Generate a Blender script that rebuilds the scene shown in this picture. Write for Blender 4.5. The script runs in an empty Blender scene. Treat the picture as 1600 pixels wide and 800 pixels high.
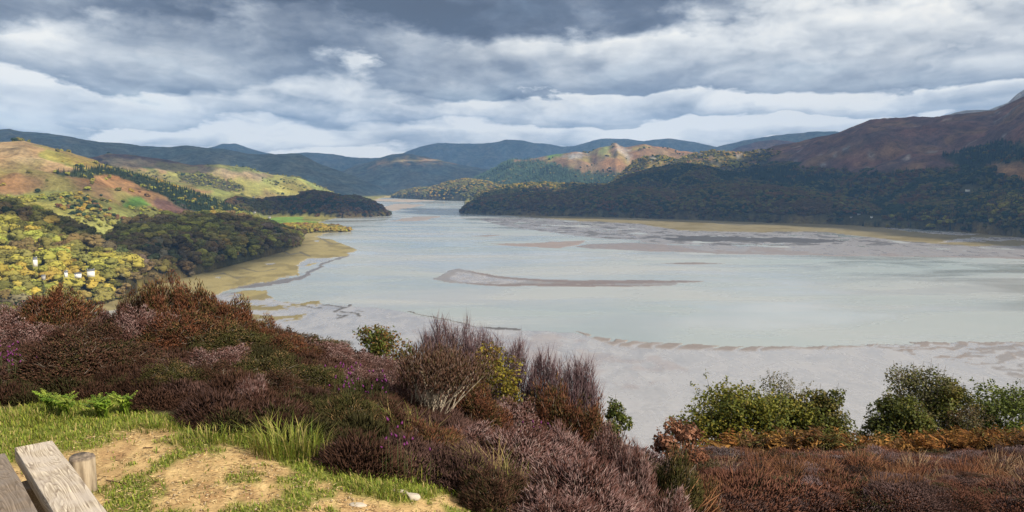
import bpy, math, random
import numpy as np
from mathutils import Vector

# ------------------------------------------------------------------ camera, world, sun, exposure
SC = bpy.context.scene
COL = SC.collection
H = 150.0                       # eye height above the water
F = 1256.0                      # focal length in pixels of a 1600 px wide frame
PITCH = math.atan(128.0 / F)    # horizon 128 px above the middle
SP, CP = math.sin(PITCH), math.cos(PITCH)
SUN_AZ, SUN_EL = math.radians(126), math.radians(35)   # clockwise from the view direction
SUNV = np.array([math.sin(SUN_AZ) * math.cos(SUN_EL), math.cos(SUN_AZ) * math.cos(SUN_EL), math.sin(SUN_EL)])

cam_d = bpy.data.cameras.new('camera')
cam_d.sensor_width = 36.0
cam_d.lens = 36.0 * F / 1600.0
cam_d.clip_start = 0.1
cam_d.clip_end = 60000.0
cam = bpy.data.objects.new('camera', cam_d)
COL.objects.link(cam)
cam.location = (0, 0, H)
cam.rotation_euler = (math.pi / 2 - PITCH, 0, 0)
SC.camera = cam

sun_d = bpy.data.lights.new('sun', 'SUN')
sun_d.energy = 5.0
sun_d.angle = math.radians(0.6)
sun_d.color = (1.0, 0.90, 0.74)
sun = bpy.data.objects.new('sun', sun_d)
COL.objects.link(sun)
sun.rotation_euler = Vector(SUNV).to_track_quat('Z', 'Y').to_euler()

SC.view_settings.view_transform = 'Standard'
SC.view_settings.look = 'None'
SC.view_settings.exposure = 0.45
SC.view_settings.gamma = 1.0
SC.view_settings.use_curve_mapping = False
SC.render.engine = 'CYCLES'
SC.cycles.use_denoising = True
SC.cycles.max_bounces = 8
SC.cycles.diffuse_bounces = 4
SC.cycles.glossy_bounces = 3
SC.cycles.transmission_bounces = 4
SC.cycles.volume_bounces = 1
SC.cycles.transparent_max_bounces = 12
SC.cycles.sample_clamp_indirect = 6.0


class NT:
    """tiny node tree helper"""
    def __init__(self, tree):
        self.t = tree
        self.N = tree.nodes
        self.L = tree.links

    def node(self, kind, **kw):
        n = self.N.new(kind)
        for k, v in kw.items():
            setattr(n, k, v)
        return n

    def put(self, sock, v):
        if isinstance(v, bpy.types.NodeSocket):
            self.L.new(v, sock)
        else:
            if hasattr(sock, 'default_value'):
                try:
                    sock.default_value = v
                except Exception:
                    if sock.type == 'RGBA':
                        sock.default_value = (v[0], v[1], v[2], 1)
                    else:
                        raise

    def math(self, op, a, b=0.0, c=0.0, clamp=False):
        n = self.node('ShaderNodeMath', operation=op, use_clamp=clamp)
        self.put(n.inputs[0], a)
        self.put(n.inputs[1], b)
        self.put(n.inputs[2], c)
        return n.outputs[0]

    def noise(self, vec, scale, detail=4, rough=0.5, dist=0.0, lac=2.0):
        n = self.node('ShaderNodeTexNoise')
        self.put(n.inputs['Vector'], vec)
        self.put(n.inputs['Scale'], scale)
        self.put(n.inputs['Detail'], detail)
        self.put(n.inputs['Roughness'], rough)
        self.put(n.inputs['Distortion'], dist)
        self.put(n.inputs['Lacunarity'], lac)
        return n.outputs['Fac']

    def ramp(self, fac, stops, interp='LINEAR'):
        n = self.node('ShaderNodeValToRGB')
        cr = n.color_ramp
        cr.interpolation = interp
        while len(cr.elements) < len(stops):
            cr.elements.new(0.5)
        for e, (p, c) in zip(cr.elements, stops):
            e.position = p
            e.color = (c, c, c, 1) if isinstance(c, (int, float)) else (c[0], c[1], c[2], 1)
        self.put(n.inputs[0], fac)
        return n.outputs[0]

    def mix(self, fac, a, b, mode='MIX', clamp=False):
        n = self.node('ShaderNodeMix', data_type='RGBA', blend_type=mode)
        n.clamp_factor = True
        self.put(n.inputs[0], fac)
        self.put(n.inputs[6], a if isinstance(a, bpy.types.NodeSocket) else (a[0], a[1], a[2], 1))
        self.put(n.inputs[7], b if isinstance(b, bpy.types.NodeSocket) else (b[0], b[1], b[2], 1))
        return n.outputs[2]

    def smooth(self, v, lo, hi, a=0.0, b=1.0):
        n = self.node('ShaderNodeMapRange', interpolation_type='SMOOTHSTEP')
        self.put(n.inputs[0], v)
        n.inputs[1].default_value = lo
        n.inputs[2].default_value = hi
        n.inputs[3].default_value = a
        n.inputs[4].default_value = b
        return n.outputs[0]

    def combine(self, x, y, z=0.0):
        n = self.node('ShaderNodeCombineXYZ')
        self.put(n.inputs[0], x)
        self.put(n.inputs[1], y)
        self.put(n.inputs[2], z)
        return n.outputs[0]


def build_world():
    w = bpy.data.worlds.new('World')
    SC.world = w
    w.use_nodes = True
    t = NT(w.node_tree)
    t.N.clear()
    sky = t.node('ShaderNodeTexSky', sky_type='NISHITA')
    sky.sun_disc = False
    sky.sun_elevation = SUN_EL
    sky.sun_rotation = SUN_AZ
    tc = t.node('ShaderNodeTexCoord')
    sep = t.node('ShaderNodeSeparateXYZ')
    t.L.new(tc.outputs['Generated'], sep.inputs[0])
    x, y, z = sep.outputs
    az = t.math('ARCTAN2', x, y)
    hyp = t.math('SQRT', t.math('ADD', t.math('MULTIPLY', x, x), t.math('MULTIPLY', y, y)))
    V = t.math('DIVIDE', z, t.math('MAXIMUM', hyp, 0.05))
    Vc = t.math('MINIMUM', t.math('MAXIMUM', V, 0.0), 4.0)
    r = t.math('DIVIDE', 1.0, t.math('ADD', Vc, 0.15))
    # a cloud layer seen from below: a plane through (azimuth, distance)
    X = t.math('MULTIPLY', t.math('MULTIPLY', az, r), 1.05)
    P = t.combine(X, r, 3.7)
    S = t.combine(az, t.math('MULTIPLY', Vc, 1.8), 1.3)      # billows as they stand, for the lumpy edges
    bil = t.node('ShaderNodeTexNoise')
    t.put(bil.inputs['Vector'], S)
    bil.inputs['Scale'].default_value = 7.5
    bil.inputs['Detail'].default_value = 6
    bil.inputs['Roughness'].default_value = 0.55
    wv = t.node('ShaderNodeVectorMath', operation='MULTIPLY_ADD')
    t.L.new(bil.outputs['Color'], wv.inputs[0])
    wv.inputs[1].default_value = (0.55, 0.7, 0)
    t.L.new(P, wv.inputs[2])
    PW = wv.outputs[0]

    def shifted(dr):
        n = t.node('ShaderNodeVectorMath', operation='ADD')
        t.L.new(PW, n.inputs[0])
        n.inputs[1].default_value = (0.05, dr, 0)
        return n.outputs[0]
    n0 = t.noise(PW, 0.85, 7, 0.54, 0.0)
    n1 = t.noise(shifted(0.26), 0.85, 6, 0.54, 0.0)

    def puffs(vec, scale):
        acc_, amp = None, 1.0
        for k in range(4):
            n_ = t.noise(vec, scale * 2.05 ** k, 0, 0.5)
            a_ = t.math('ABSOLUTE', t.math('MULTIPLY_ADD', n_, 2.0, -1.0))
            acc_ = t.math('MULTIPLY', a_, amp) if acc_ is None else t.math('MULTIPLY_ADD', a_, amp, acc_)
            amp *= 0.55
        return acc_
    bw = t.node('ShaderNodeVectorMath', operation='MULTIPLY_ADD')
    t.L.new(bil.outputs['Color'], bw.inputs[0])
    bw.inputs[1].default_value = (0.10, 0.12, 0)
    t.L.new(S, bw.inputs[2])
    SW = bw.outputs[0]
    puff = puffs(SW, 6.5)
    sd = t.node('ShaderNodeVectorMath', operation='ADD')
    t.L.new(SW, sd.inputs[0])
    sd.inputs[1].default_value = (0.014, 0.028, 0)
    puff_up = puffs(sd.outputs[0], 6.5)
    fine = t.noise(S, 15.0, 6, 0.6, 0.2)
    # broad masses: (px, py, half width, half height, amount)
    masses = [(420, 5, 430, 66, -0.85), (60, 70, 70, 38, 0.50), (850, 5, 260, 50, -0.65), (170, 135, 140, 36, -0.14),
              (690, 75, 110, 26, 0.22), (1150, 55, 260, 34, 0.30), (330, 130, 130, 26, 0.20), (960, 110, 210, 20, -0.20),
              (1480, 0, 150, 16, -0.40), (1500, 70, 150, 40, 0.12), (1330, 105, 200, 16, -0.20), (1000, 155, 420, 14, -0.20), (1180, 178, 300, 20, 0.34), (560, 165, 260, 16, -0.14),
              (190, 207, 60, 7, 0.25), (560, 190, 240, 9, 0.20), (50, 160, 120, 30, -0.04), (900, 60, 100, 26, 0.20)]
    acc = 0.0
    pxs = t.math('MULTIPLY_ADD', t.math('TANGENT', t.math('MINIMUM', t.math('MAXIMUM', az, -1.3), 1.3)), F, 800.0)
    pys = t.math('MULTIPLY_ADD', V, -F, 268.0)
    # ragged edges for the masses
    pxs = t.math('MULTIPLY_ADD', t.math('SUBTRACT', n0, 0.5), 260.0, pxs)
    pys = t.math('MULTIPLY_ADD', t.math('SUBTRACT', fine, 0.5), 85.0, pys)
    for (px, py, sx, sy, amt) in masses:
        dx = t.math('MULTIPLY', t.math('SUBTRACT', pxs, px), 1.0 / sx)
        dy = t.math('MULTIPLY', t.math('SUBTRACT', pys, py), 1.0 / sy)
        g = t.math('EXPONENT', t.math('MULTIPLY', t.math('ADD', t.math('MULTIPLY', dx, dx), t.math('MULTIPLY', dy, dy)), -0.6))
        acc = t.math('MULTIPLY_ADD', g, amt, acc)
    # banks of cloud one behind the other: crisp bright billows below each dark base, greying downwards
    ph = t.math('MULTIPLY_ADD', r, 1.05, 0.18)
    ph = t.math('MULTIPLY_ADD', n0, 3.0, ph)
    ph = t.math('MULTIPLY_ADD', puff, 0.26, ph)
    ph = t.math('MULTIPLY_ADD', fine, 0.42, ph)
    fr = t.math('FRACT', ph)
    edge = t.math('MINIMUM', t.math('DIVIDE', fr, t.smooth(t.noise(P, 0.7, 2, 0.5), 0.35, 0.65, 0.10, 0.42)), 1.0)
    saw = t.math('MULTIPLY', t.math('SMOOTH_MIN', edge, 1.0, 0.2), t.math('POWER', t.math('SUBTRACT', 1.0, fr), 0.9))
    B = t.math('MULTIPLY_ADD', saw, 0.92, 0.23)
    B = t.math('MULTIPLY_ADD', t.math('SUBTRACT', n1, 0.5), -0.7, B)
    B = t.math('MULTIPLY_ADD', t.math('SUBTRACT', fine, 0.5), 0.42, B)
    B = t.math('MULTIPLY_ADD', t.math('SUBTRACT', puff, 0.45), 0.16, B)
    B = t.math('MULTIPLY_ADD', t.math('SUBTRACT', puff, puff_up), 0.45, B)
    B = t.math('MULTIPLY_ADD', acc, 0.8, B)
    # towards the horizon the layer thins and pales
    low = t.smooth(V, 0.015, 0.13, 0.30, 0.0)
    B = t.math('ADD', B, low)
    B = t.math('MULTIPLY_ADD', B, 0.70, 0.26)
    col = t.ramp(B, [(0.0, (0.090, 0.097, 0.121)), (0.18, (0.140, 0.154, 0.190)), (0.38, (0.258, 0.279, 0.318)), (0.55, (0.415, 0.437, 0.468)),
                     (0.70, (0.60, 0.615, 0.62)), (0.86, (0.84, 0.835, 0.80)), (1.0, (1.04, 1.0, 0.91))], 'LINEAR')
    sk = t.node('ShaderNodeVectorMath', operation='SCALE')
    t.L.new(sky.outputs[0], sk.inputs[0])
    sk.inputs['Scale'].default_value = 1.0
    # background strength 0.1: clouds are brought to the same scale as the sky
    ck = t.node('ShaderNodeVectorMath', operation='SCALE')
    t.L.new(col, ck.inputs[0])
    ck.inputs['Scale'].default_value = 7.6
    cover = t.smooth(n0, 0.28, 0.42, 0.80, 0.97)
    m = t.mix(cover, sk.outputs[0], ck.outputs[0])
    ground = t.smooth(z, -0.03, -0.005, 1.0, 0.0)
    m = t.mix(ground, m, (1.1, 1.15, 1.1))
    bg = t.node('ShaderNodeBackground')
    t.L.new(m, bg.inputs['Color'])
    bg.inputs['Strength'].default_value = 0.1
    out = t.node('ShaderNodeOutputWorld')
    t.L.new(bg.outputs[0], out.inputs['Surface'])


build_world()

# ------------------------------------------------------------------ helpers
RNG = np.random.default_rng(11)
random.seed(5)


def smoothstep(a, b, x):
    t = np.clip((x - a) / (b - a), 0, 1)
    return t * t * (3 - 2 * t)


def pnoise(x, y, seed=0):
    """2D gradient noise, about -0.7..0.7"""
    x = np.asarray(x, float)
    y = np.asarray(y, float)
    xi = np.floor(x).astype(np.int64)
    yi = np.floor(y).astype(np.int64)
    xf, yf = x - xi, y - yi

    def g(ix, iy, dx, dy):
        h = (ix * 374761393 + iy * 668265263 + seed * 974634777) & 0x7fffffff
        h = ((h ^ (h >> 13)) * 1274126177) & 0x7fffffff
        h = (h ^ (h >> 16)) & 0xffff
        a = h * (2 * math.pi / 65536.0)
        return np.cos(a) * dx + np.sin(a) * dy
    u = xf * xf * xf * (xf * (xf * 6 - 15) + 10)
    v = yf * yf * yf * (yf * (yf * 6 - 15) + 10)
    a = g(xi, yi, xf, yf)
    b = g(xi + 1, yi, xf - 1, yf)
    c = g(xi, yi + 1, xf, yf - 1)
    d = g(xi + 1, yi + 1, xf - 1, yf - 1)
    return (a * (1 - u) + b * u) * (1 - v) + (c * (1 - u) + d * u) * v


def fbm(x, y, octv=4, seed=0, gain=0.5):
    s, a = 0.0, 1.0
    for k in range(octv):
        s = s + a * pnoise(x * 2.0 ** k, y * 2.0 ** k, seed + k * 17)
        a *= gain
    return s


def pix_dir(px, py):
    u = (np.asarray(px, float) - 800) / F
    v = (400 - np.asarray(py, float)) / F
    return u, CP + v * SP, -SP + v * CP      # X, Y, Z of the ray


def pix_azt(px, py):
    X, Y, Z = pix_dir(px, py)
    return np.arctan2(X, Y), Z / np.hypot(X, Y)


def to_pix(x, y, z):
    """world -> photo pixel (used while laying the land out)"""
    dz = z - H
    dep = y * CP - dz * SP
    up = y * SP + dz * CP
    dep = np.maximum(dep, 0.05)
    return 800 + F * x / dep, 400 - F * up / dep


def in_poly(px, py, poly):
    ins = np.zeros(px.shape, bool)
    n = len(poly)
    j = n - 1
    for i in range(n):
        xi, yi = poly[i]
        xj, yj = poly[j]
        if yi != yj:
            c = ((yi > py) != (yj > py)) & (px < (xj - xi) * (py - yi) / (yj - yi) + xi)
            ins ^= c
        j = i
    return ins


def mesh_obj(name, V, Fc, mat=None, parent=None, col=None, smooth=False, attrs=None):
    """V (n,3), Fc (m,3) or (m,4) or a list of both -> ONE mesh object"""
    me = bpy.data.meshes.new(name)
    V = np.asarray(V, np.float32)
    if not isinstance(Fc, list):
        Fc = [Fc]
    Fc = [np.asarray(f, np.int32) for f in Fc if len(f)]
    loops = np.concatenate([f.ravel() for f in Fc])
    sizes = np.concatenate([np.full(len(f), f.shape[1], np.int32) for f in Fc])
    starts = np.concatenate([[0], np.cumsum(sizes)[:-1]]).astype(np.int32)
    me.vertices.add(len(V))
    me.vertices.foreach_set('co', V.ravel())
    me.loops.add(len(loops))
    me.loops.foreach_set('vertex_index', loops)
    me.polygons.add(len(sizes))
    me.polygons.foreach_set('loop_start', starts)
    me.update(calc_edges=True)
    if smooth:
        me.polygons.foreach_set('use_smooth', np.ones(len(sizes), bool))
    if col is not None:
        a = me.color_attributes.new('Col', 'FLOAT_COLOR', 'POINT')
        c = np.ones((len(V), 4), np.float32)
        c[:, :3] = col
        a.data.foreach_set('color', c.ravel())
    for k, v in (attrs or {}).items():
        a = me.attributes.new(k, 'FLOAT', 'POINT')
        a.data.foreach_set('value', np.asarray(v, np.float32))
    me.validate()
    if mat:
        me.materials.append(mat)
    o = bpy.data.objects.new(name, me)
    COL.objects.link(o)
    if parent:
        o.parent = parent
    return o


def tag(o, label=None, cat=None, group=None, kind=None):
    if label:
        o['label'] = label
    if cat:
        o['category'] = cat
    if group:
        o['group'] = group
    if kind:
        o['kind'] = kind
    return o


def empty(name, loc, rz=0.0):
    o = bpy.data.objects.new(name, None)
    COL.objects.link(o)
    o.location = loc
    o.rotation_euler = (0, 0, rz)
    return o


def copy_tree(o, parent=None):
    c = o.copy()
    COL.objects.link(c)
    c.parent = parent
    for ch in list(o.children):
        copy_tree(ch, c)
    return c


class MB:
    """collects vertices, faces and colours for one mesh"""
    def __init__(self):
        self.V, self.T, self.Q, self.C, self.n = [], [], [], [], 0

    def add(self, V, T=None, Q=None, C=(1, 1, 1)):
        V = np.asarray(V, float).reshape(-1, 3)
        C = np.asarray(C, float)
        if C.ndim == 1:
            C = np.repeat(C[None], len(V), 0)
        if T is not None and len(T):
            self.T.append(np.asarray(T) + self.n)
        if Q is not None and len(Q):
            self.Q.append(np.asarray(Q) + self.n)
        self.V.append(V)
        self.C.append(C)
        self.n += len(V)

    def box(self, lo, hi, C=(1, 1, 1)):
        (a, b, c), (d, e, f) = lo, hi
        V = [(a, b, c), (d, b, c), (d, e, c), (a, e, c), (a, b, f), (d, b, f), (d, e, f), (a, e, f)]
        self.add(V, Q=[(0, 3, 2, 1), (4, 5, 6, 7), (0, 1, 5, 4), (1, 2, 6, 5), (2, 3, 7, 6), (3, 0, 4, 7)], C=C)

    def build(self, name, mat, parent=None, smooth=False):
        fs = []
        if self.T:
            fs.append(np.concatenate(self.T))
        if self.Q:
            fs.append(np.concatenate(self.Q))
        return mesh_obj(name, np.concatenate(self.V), fs, mat, parent, np.concatenate(self.C), smooth)

    # --- vectorised plant pieces
    def spindles(self, P, D, L, R, c0, c1, mid=0.45):
        """thin three sided sprigs from P along D"""
        n = len(P)
        D = D / np.linalg.norm(D, axis=1, keepdims=True)
        ref = np.where(np.abs(D[:, 2:3]) < 0.9, np.array([[0, 0, 1.0]]), np.array([[1.0, 0, 0]]))
        A = np.cross(D, ref)
        A /= np.linalg.norm(A, axis=1, keepdims=True)
        Bv = np.cross(D, A)
        L = np.broadcast_to(np.asarray(L, float), (n,))[:, None]
        R = np.broadcast_to(np.asarray(R, float), (n,))[:, None]
        ph = RNG.uniform(0, 2 * math.pi, n)[:, None]
        V = np.empty((n, 5, 3))
        V[:, 0] = P
        for k in range(3):
            a = ph + k * 2 * math.pi / 3
            V[:, 1 + k] = P + D * L * mid + R * (A * np.cos(a) + Bv * np.sin(a))
        V[:, 4] = P + D * L
        t = np.array([(0, 2, 1), (0, 3, 2), (0, 1, 3), (1, 2, 4), (2, 3, 4), (3, 1, 4)])
        T = (t[None] + 5 * np.arange(n)[:, None, None]).reshape(-1, 3)
        C = np.empty((n, 5, 3))
        C[:, 0] = c0
        C[:, 1:4] = ((np.asarray(c0) + np.asarray(c1)) / 2).reshape(-1, 1, 3)
        C[:, 4] = c1
        self.add(V.reshape(-1, 3), T=T, C=C.reshape(-1, 3))

    def leaves(self, P, N, U, L, W, c, fold=0.25):
        """rhombic folded leaves centred on P, normal N, long axis U"""
        n = len(P)
        N = N / np.linalg.norm(N, axis=1, keepdims=True)
        U = U - N * (U * N).sum(1, keepdims=True)
        U /= np.maximum(np.linalg.norm(U, axis=1, keepdims=True), 1e-6)
        S = np.cross(N, U)
        L = np.broadcast_to(np.asarray(L, float), (n,))[:, None]
        W = np.broadcast_to(np.asarray(W, float), (n,))[:, None]
        V = np.empty((n, 4, 3))
        V[:, 0] = P - U * L * 0.5
        V[:, 1] = P + S * W * 0.5 + N * W * fold
        V[:, 2] = P + U * L * 0.5
        V[:, 3] = P - S * W * 0.5 + N * W * fold
        t = np.array([(0, 1, 2), (0, 2, 3)])
        T = (t[None] + 4 * np.arange(n)[:, None, None]).reshape(-1, 3)
        c = np.asarray(c, float)
        C = np.repeat(c.reshape(-1, 1, 3), 4, 1) if c.ndim == 2 else np.broadcast_to(c, (n, 4, 3))
        self.add(V.reshape(-1, 3), T=T, C=C.reshape(-1, 3))

    def blades(self, P, D, L, W, c0, c1):
        """bent grass blades: two quads and a tip"""
        n = len(P)
        L = np.broadcast_to(np.asarray(L, float), (n,))[:, None]
        W = np.broadcast_to(np.asarray(W, float), (n,))[:, None]
        S = np.cross(D, np.array([[0, 0, 1.0]]))
        S /= np.maximum(np.linalg.norm(S, axis=1, keepdims=True), 1e-6)
        up = np.array([[0, 0, 1.0]])
        V = np.empty((n, 5, 3))
        m = P + (up * 0.62 + D * 0.18) * L
        V[:, 0] = P - S * W
        V[:, 1] = P + S * W
        V[:, 2] = m - S * W * 0.8
        V[:, 3] = m + S * W * 0.8
        V[:, 4] = P + (up * 0.85 + D * 0.55) * L
        t = np.array([(0, 1, 3), (0, 3, 2), (2, 3, 4)])
        T = (t[None] + 5 * np.arange(n)[:, None, None]).reshape(-1, 3)
        C = np.empty((n, 5, 3))
        C[:, :2] = np.asarray(c0).reshape(-1, 1, 3)
        C[:, 2:4] = ((np.asarray(c0) + np.asarray(c1)) / 2).reshape(-1, 1, 3)
        C[:, 4] = c1
        self.add(V.reshape(-1, 3), T=T, C=C.reshape(-1, 3))

    def tube(self, pts, rad, sides=5, C=(1, 1, 1)):
        pts = np.asarray(pts, float)
        n = len(pts)
        T = np.gradient(pts, axis=0)
        T /= np.maximum(np.linalg.norm(T, axis=1, keepdims=True), 1e-9)
        ref = np.array([0.31, 0.87, 0.12])
        A = np.cross(T, ref)
        A /= np.maximum(np.linalg.norm(A, axis=1, keepdims=True), 1e-9)
        Bv = np.cross(T, A)
        ang = np.arange(sides) * 2 * math.pi / sides
        rad = np.broadcast_to(np.asarray(rad, float), (n,))
        V = pts[:, None] + rad[:, None, None] * (A[:, None] * np.cos(ang)[None, :, None] + Bv[:, None] * np.sin(ang)[None, :, None])
        Q = []
        for i in range(n - 1):
            for k in range(sides):
                k2 = (k + 1) % sides
                Q.append((i * sides + k, i * sides + k2, (i + 1) * sides + k2, (i + 1) * sides + k))
        self.add(V.reshape(-1, 3), Q=Q, C=C)


def rand_dirs(n):
    d = RNG.normal(size=(n, 3))
    return d / np.linalg.norm(d, axis=1, keepdims=True)


# ------------------------------------------------------------------ materials
def new_mat(name):
    m = bpy.data.materials.new(name)
    m.use_nodes = True
    t = NT(m.node_tree)
    b = t.N['Principled BSDF']
    return m, t, b


def attr(t, name, kind='GEOMETRY'):
    n = t.node('ShaderNodeAttribute', attribute_type=kind)
    n.attribute_name = name
    return n


def foliage_mat(name, rough=0.75, trans=0.25, tint=False, var=0.35, spec=0.2):
    m, t, b = new_mat(name)
    c = attr(t, 'Col').outputs['Color']
    if tint:
        c = t.mix(1.0, c, attr(t, 'tint', 'INSTANCER').outputs['Color'], 'MULTIPLY')
    t.put(b.inputs['Base Color'], c)
    b.inputs['Roughness'].default_value = rough
    b.inputs['Specular IOR Level'].default_value = spec
    if trans > 0:
        tr = t.node('ShaderNodeBsdfTranslucent')
        t.put(tr.inputs['Color'], c)
        mx = t.node('ShaderNodeMixShader')
        mx.inputs[0].default_value = trans
        t.L.new(b.outputs[0], mx.inputs[1])
        t.L.new(tr.outputs[0], mx.inputs[2])
        t.L.new(mx.outputs[0], t.N['Material Output'].inputs['Surface'])
    return m


M_FOL = foliage_mat('foliage', 0.6, 0.3)
M_HEATH = foliage_mat('heather', 0.85, 0.06, spec=0.08)
M_HEATH_T = foliage_mat('heather_tinted', 0.85, 0.15, tint=True, spec=0.08)
M_CROWN = foliage_mat('far_crown', 0.85, 0.0, tint=True, spec=0.05)
M_BARK = foliage_mat('bark', 0.9, 0.0, spec=0.1)


def land_mat():
    m, t, b = new_mat('land')
    c = attr(t, 'Col').outputs['Color']
    geo = t.node('ShaderNodeNewGeometry')
    n1 = t.noise(geo.outputs['Position'], 0.02, 8, 0.62)
    n2 = t.noise(geo.outputs['Position'], 0.12, 5, 0.6)
    f = t.math('MULTIPLY_ADD', t.math('SUBTRACT', n1, 0.5), 2.6, t.math('MULTIPLY_ADD', t.math('SUBTRACT', n2, 0.5), 1.6, 1.0))
    f = t.math('MINIMUM', t.math('MAXIMUM', f, 0.35), 1.9)
    k = t.node('ShaderNodeVectorMath', operation='SCALE')
    t.L.new(c, k.inputs[0])
    t.L.new(f, k.inputs['Scale'])
    t.put(b.inputs['Base Color'], k.outputs[0])
    b.inputs['Roughness'].default_value = 0.95
    b.inputs['Specular IOR Level'].default_value = 0.05
    bp = t.node('ShaderNodeBump')
    bp.inputs['Strength'].default_value = 0.6
    bp.inputs['Distance'].default_value = 9.0
    t.put(bp.inputs['Height'], n2)
    t.L.new(bp.outputs[0], b.inputs['Normal'])
    return m


def bed_mat():
    m, t, b = new_mat('estuary_bed')
    c = attr(t, 'Col').outputs['Color']
    wet = attr(t, 'wet').outputs['Fac']
    geo = t.node('ShaderNodeNewGeometry')
    sc = t.node('ShaderNodeMapping')
    t.L.new(geo.outputs['Position'], sc.inputs[0])
    sc.inputs['Scale'].default_value = (0.05, 0.025, 0.05)
    sc.inputs['Rotation'].default_value = (0, 0, 0.35)
    n1 = t.noise(sc.outputs[0], 1.0, 7, 0.62, 0.6)
    n2 = t.noise(geo.outputs['Position'], 0.25, 4, 0.6)
    f = t.math('MULTIPLY_ADD', n1, 0.60, t.math('MULTIPLY', n2, 0.55))
    f = t.math('ADD', f, 0.43)
    k = t.node('ShaderNodeVectorMath', operation='SCALE')
    t.L.new(c, k.inputs[0])
    t.L.new(f, k.inputs['Scale'])
    t.put(b.inputs['Base Color'], k.outputs[0])
    r = t.math('MULTIPLY_ADD', wet, -0.72, 0.95)
    r = t.math('MULTIPLY_ADD', t.math('SUBTRACT', n1, 0.5), 0.7, r, clamp=True)
    t.put(b.inputs['Roughness'], r)
    rp = t.node('ShaderNodeTexWave', wave_type='BANDS', bands_direction='Y')
    t.L.new(geo.outputs['Position'], rp.inputs['Vector'])
    rp.inputs['Scale'].default_value = 0.11
    rp.inputs['Distortion'].default_value = 9.0
    rp.inputs['Detail'].default_value = 3.0
    rp.inputs['Detail Scale'].default_value = 0.6
    bp = t.node('ShaderNodeBump')
    bp.inputs['Strength'].default_value = 0.03
    bp.inputs['Distance'].default_value = 0.3
    t.put(bp.inputs['Height'], t.math('MULTIPLY', rp.outputs['Fac'], t.smooth(n1, 0.42, 0.62)))
    t.L.new(bp.outputs[0], b.inputs['Normal'])
    t.put(b.inputs['Specular IOR Level'], t.math('MULTIPLY_ADD', wet, 0.42, 0.05))
    return m


def water_mat():
    m, t, b = new_mat('estuary_water')
    geo = t.node('ShaderNodeNewGeometry')
    mp = t.node('ShaderNodeMapping')
    t.L.new(geo.outputs['Position'], mp.inputs[0])
    mp.inputs['Scale'].default_value = (0.0016, 0.0042, 0.0016)
    mp.inputs['Rotation'].default_value = (0, 0, 0.18)
    n = t.noise(mp.outputs[0], 1.0, 6, 0.55, 0.8)
    c = t.ramp(n, [(0.30, (0.26, 0.305, 0.305)), (0.5, (0.305, 0.33, 0.325)), (0.68, (0.36, 0.36, 0.345))])
    t.put(b.inputs['Base Color'], c)
    rp = t.noise(mp.outputs[0], 2.3, 5, 0.6, 0.5)
    t.put(b.inputs['Roughness'], t.smooth(rp, 0.38, 0.62, 0.10, 0.34))
    b.inputs['IOR'].default_value = 1.33
    b.inputs['Specular IOR Level'].default_value = 0.5
    w = t.noise(geo.outputs['Position'], 0.35, 4, 0.6)
    bp = t.node('ShaderNodeBump')
    bp.inputs['Strength'].default_value = 0.12
    bp.inputs['Distance'].default_value = 0.6
    t.put(bp.inputs['Height'], w)
    t.L.new(bp.outputs[0], b.inputs['Normal'])
    return m


def simple_mat(name, color, rough=0.8, spec=0.3, noise_amt=0.25, scale=3.0):
    m, t, b = new_mat(name)
    tc = t.node('ShaderNodeTexCoord')
    n = t.noise(tc.outputs['Object'], scale, 5, 0.6)
    f = t.math('MULTIPLY_ADD', n, noise_amt * 2, 1 - noise_amt)
    k = t.node('ShaderNodeVectorMath', operation='SCALE')
    k.inputs[0].default_value = color
    t.L.new(f, k.inputs['Scale'])
    t.put(b.inputs['Base Color'], k.outputs[0])
    b.inputs['Roughness'].default_value = rough
    b.inputs['Specular IOR Level'].default_value = spec
    return m


M_LAND, M_BED, M_WATER = land_mat(), bed_mat(), water_mat()

# ------------------------------------------------------------------ the land: ridges laid out in polar coordinates
NC, NR = 1180, 640
AZ = np.radians(np.linspace(-41, 41, NC))
DD = np.exp(np.linspace(math.log(700.0), math.log(15500.0), NR))
AZg, Dg = np.meshgrid(AZ, DD)
Xg, Yg = Dg * np.sin(AZg), Dg * np.cos(AZg)

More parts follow.
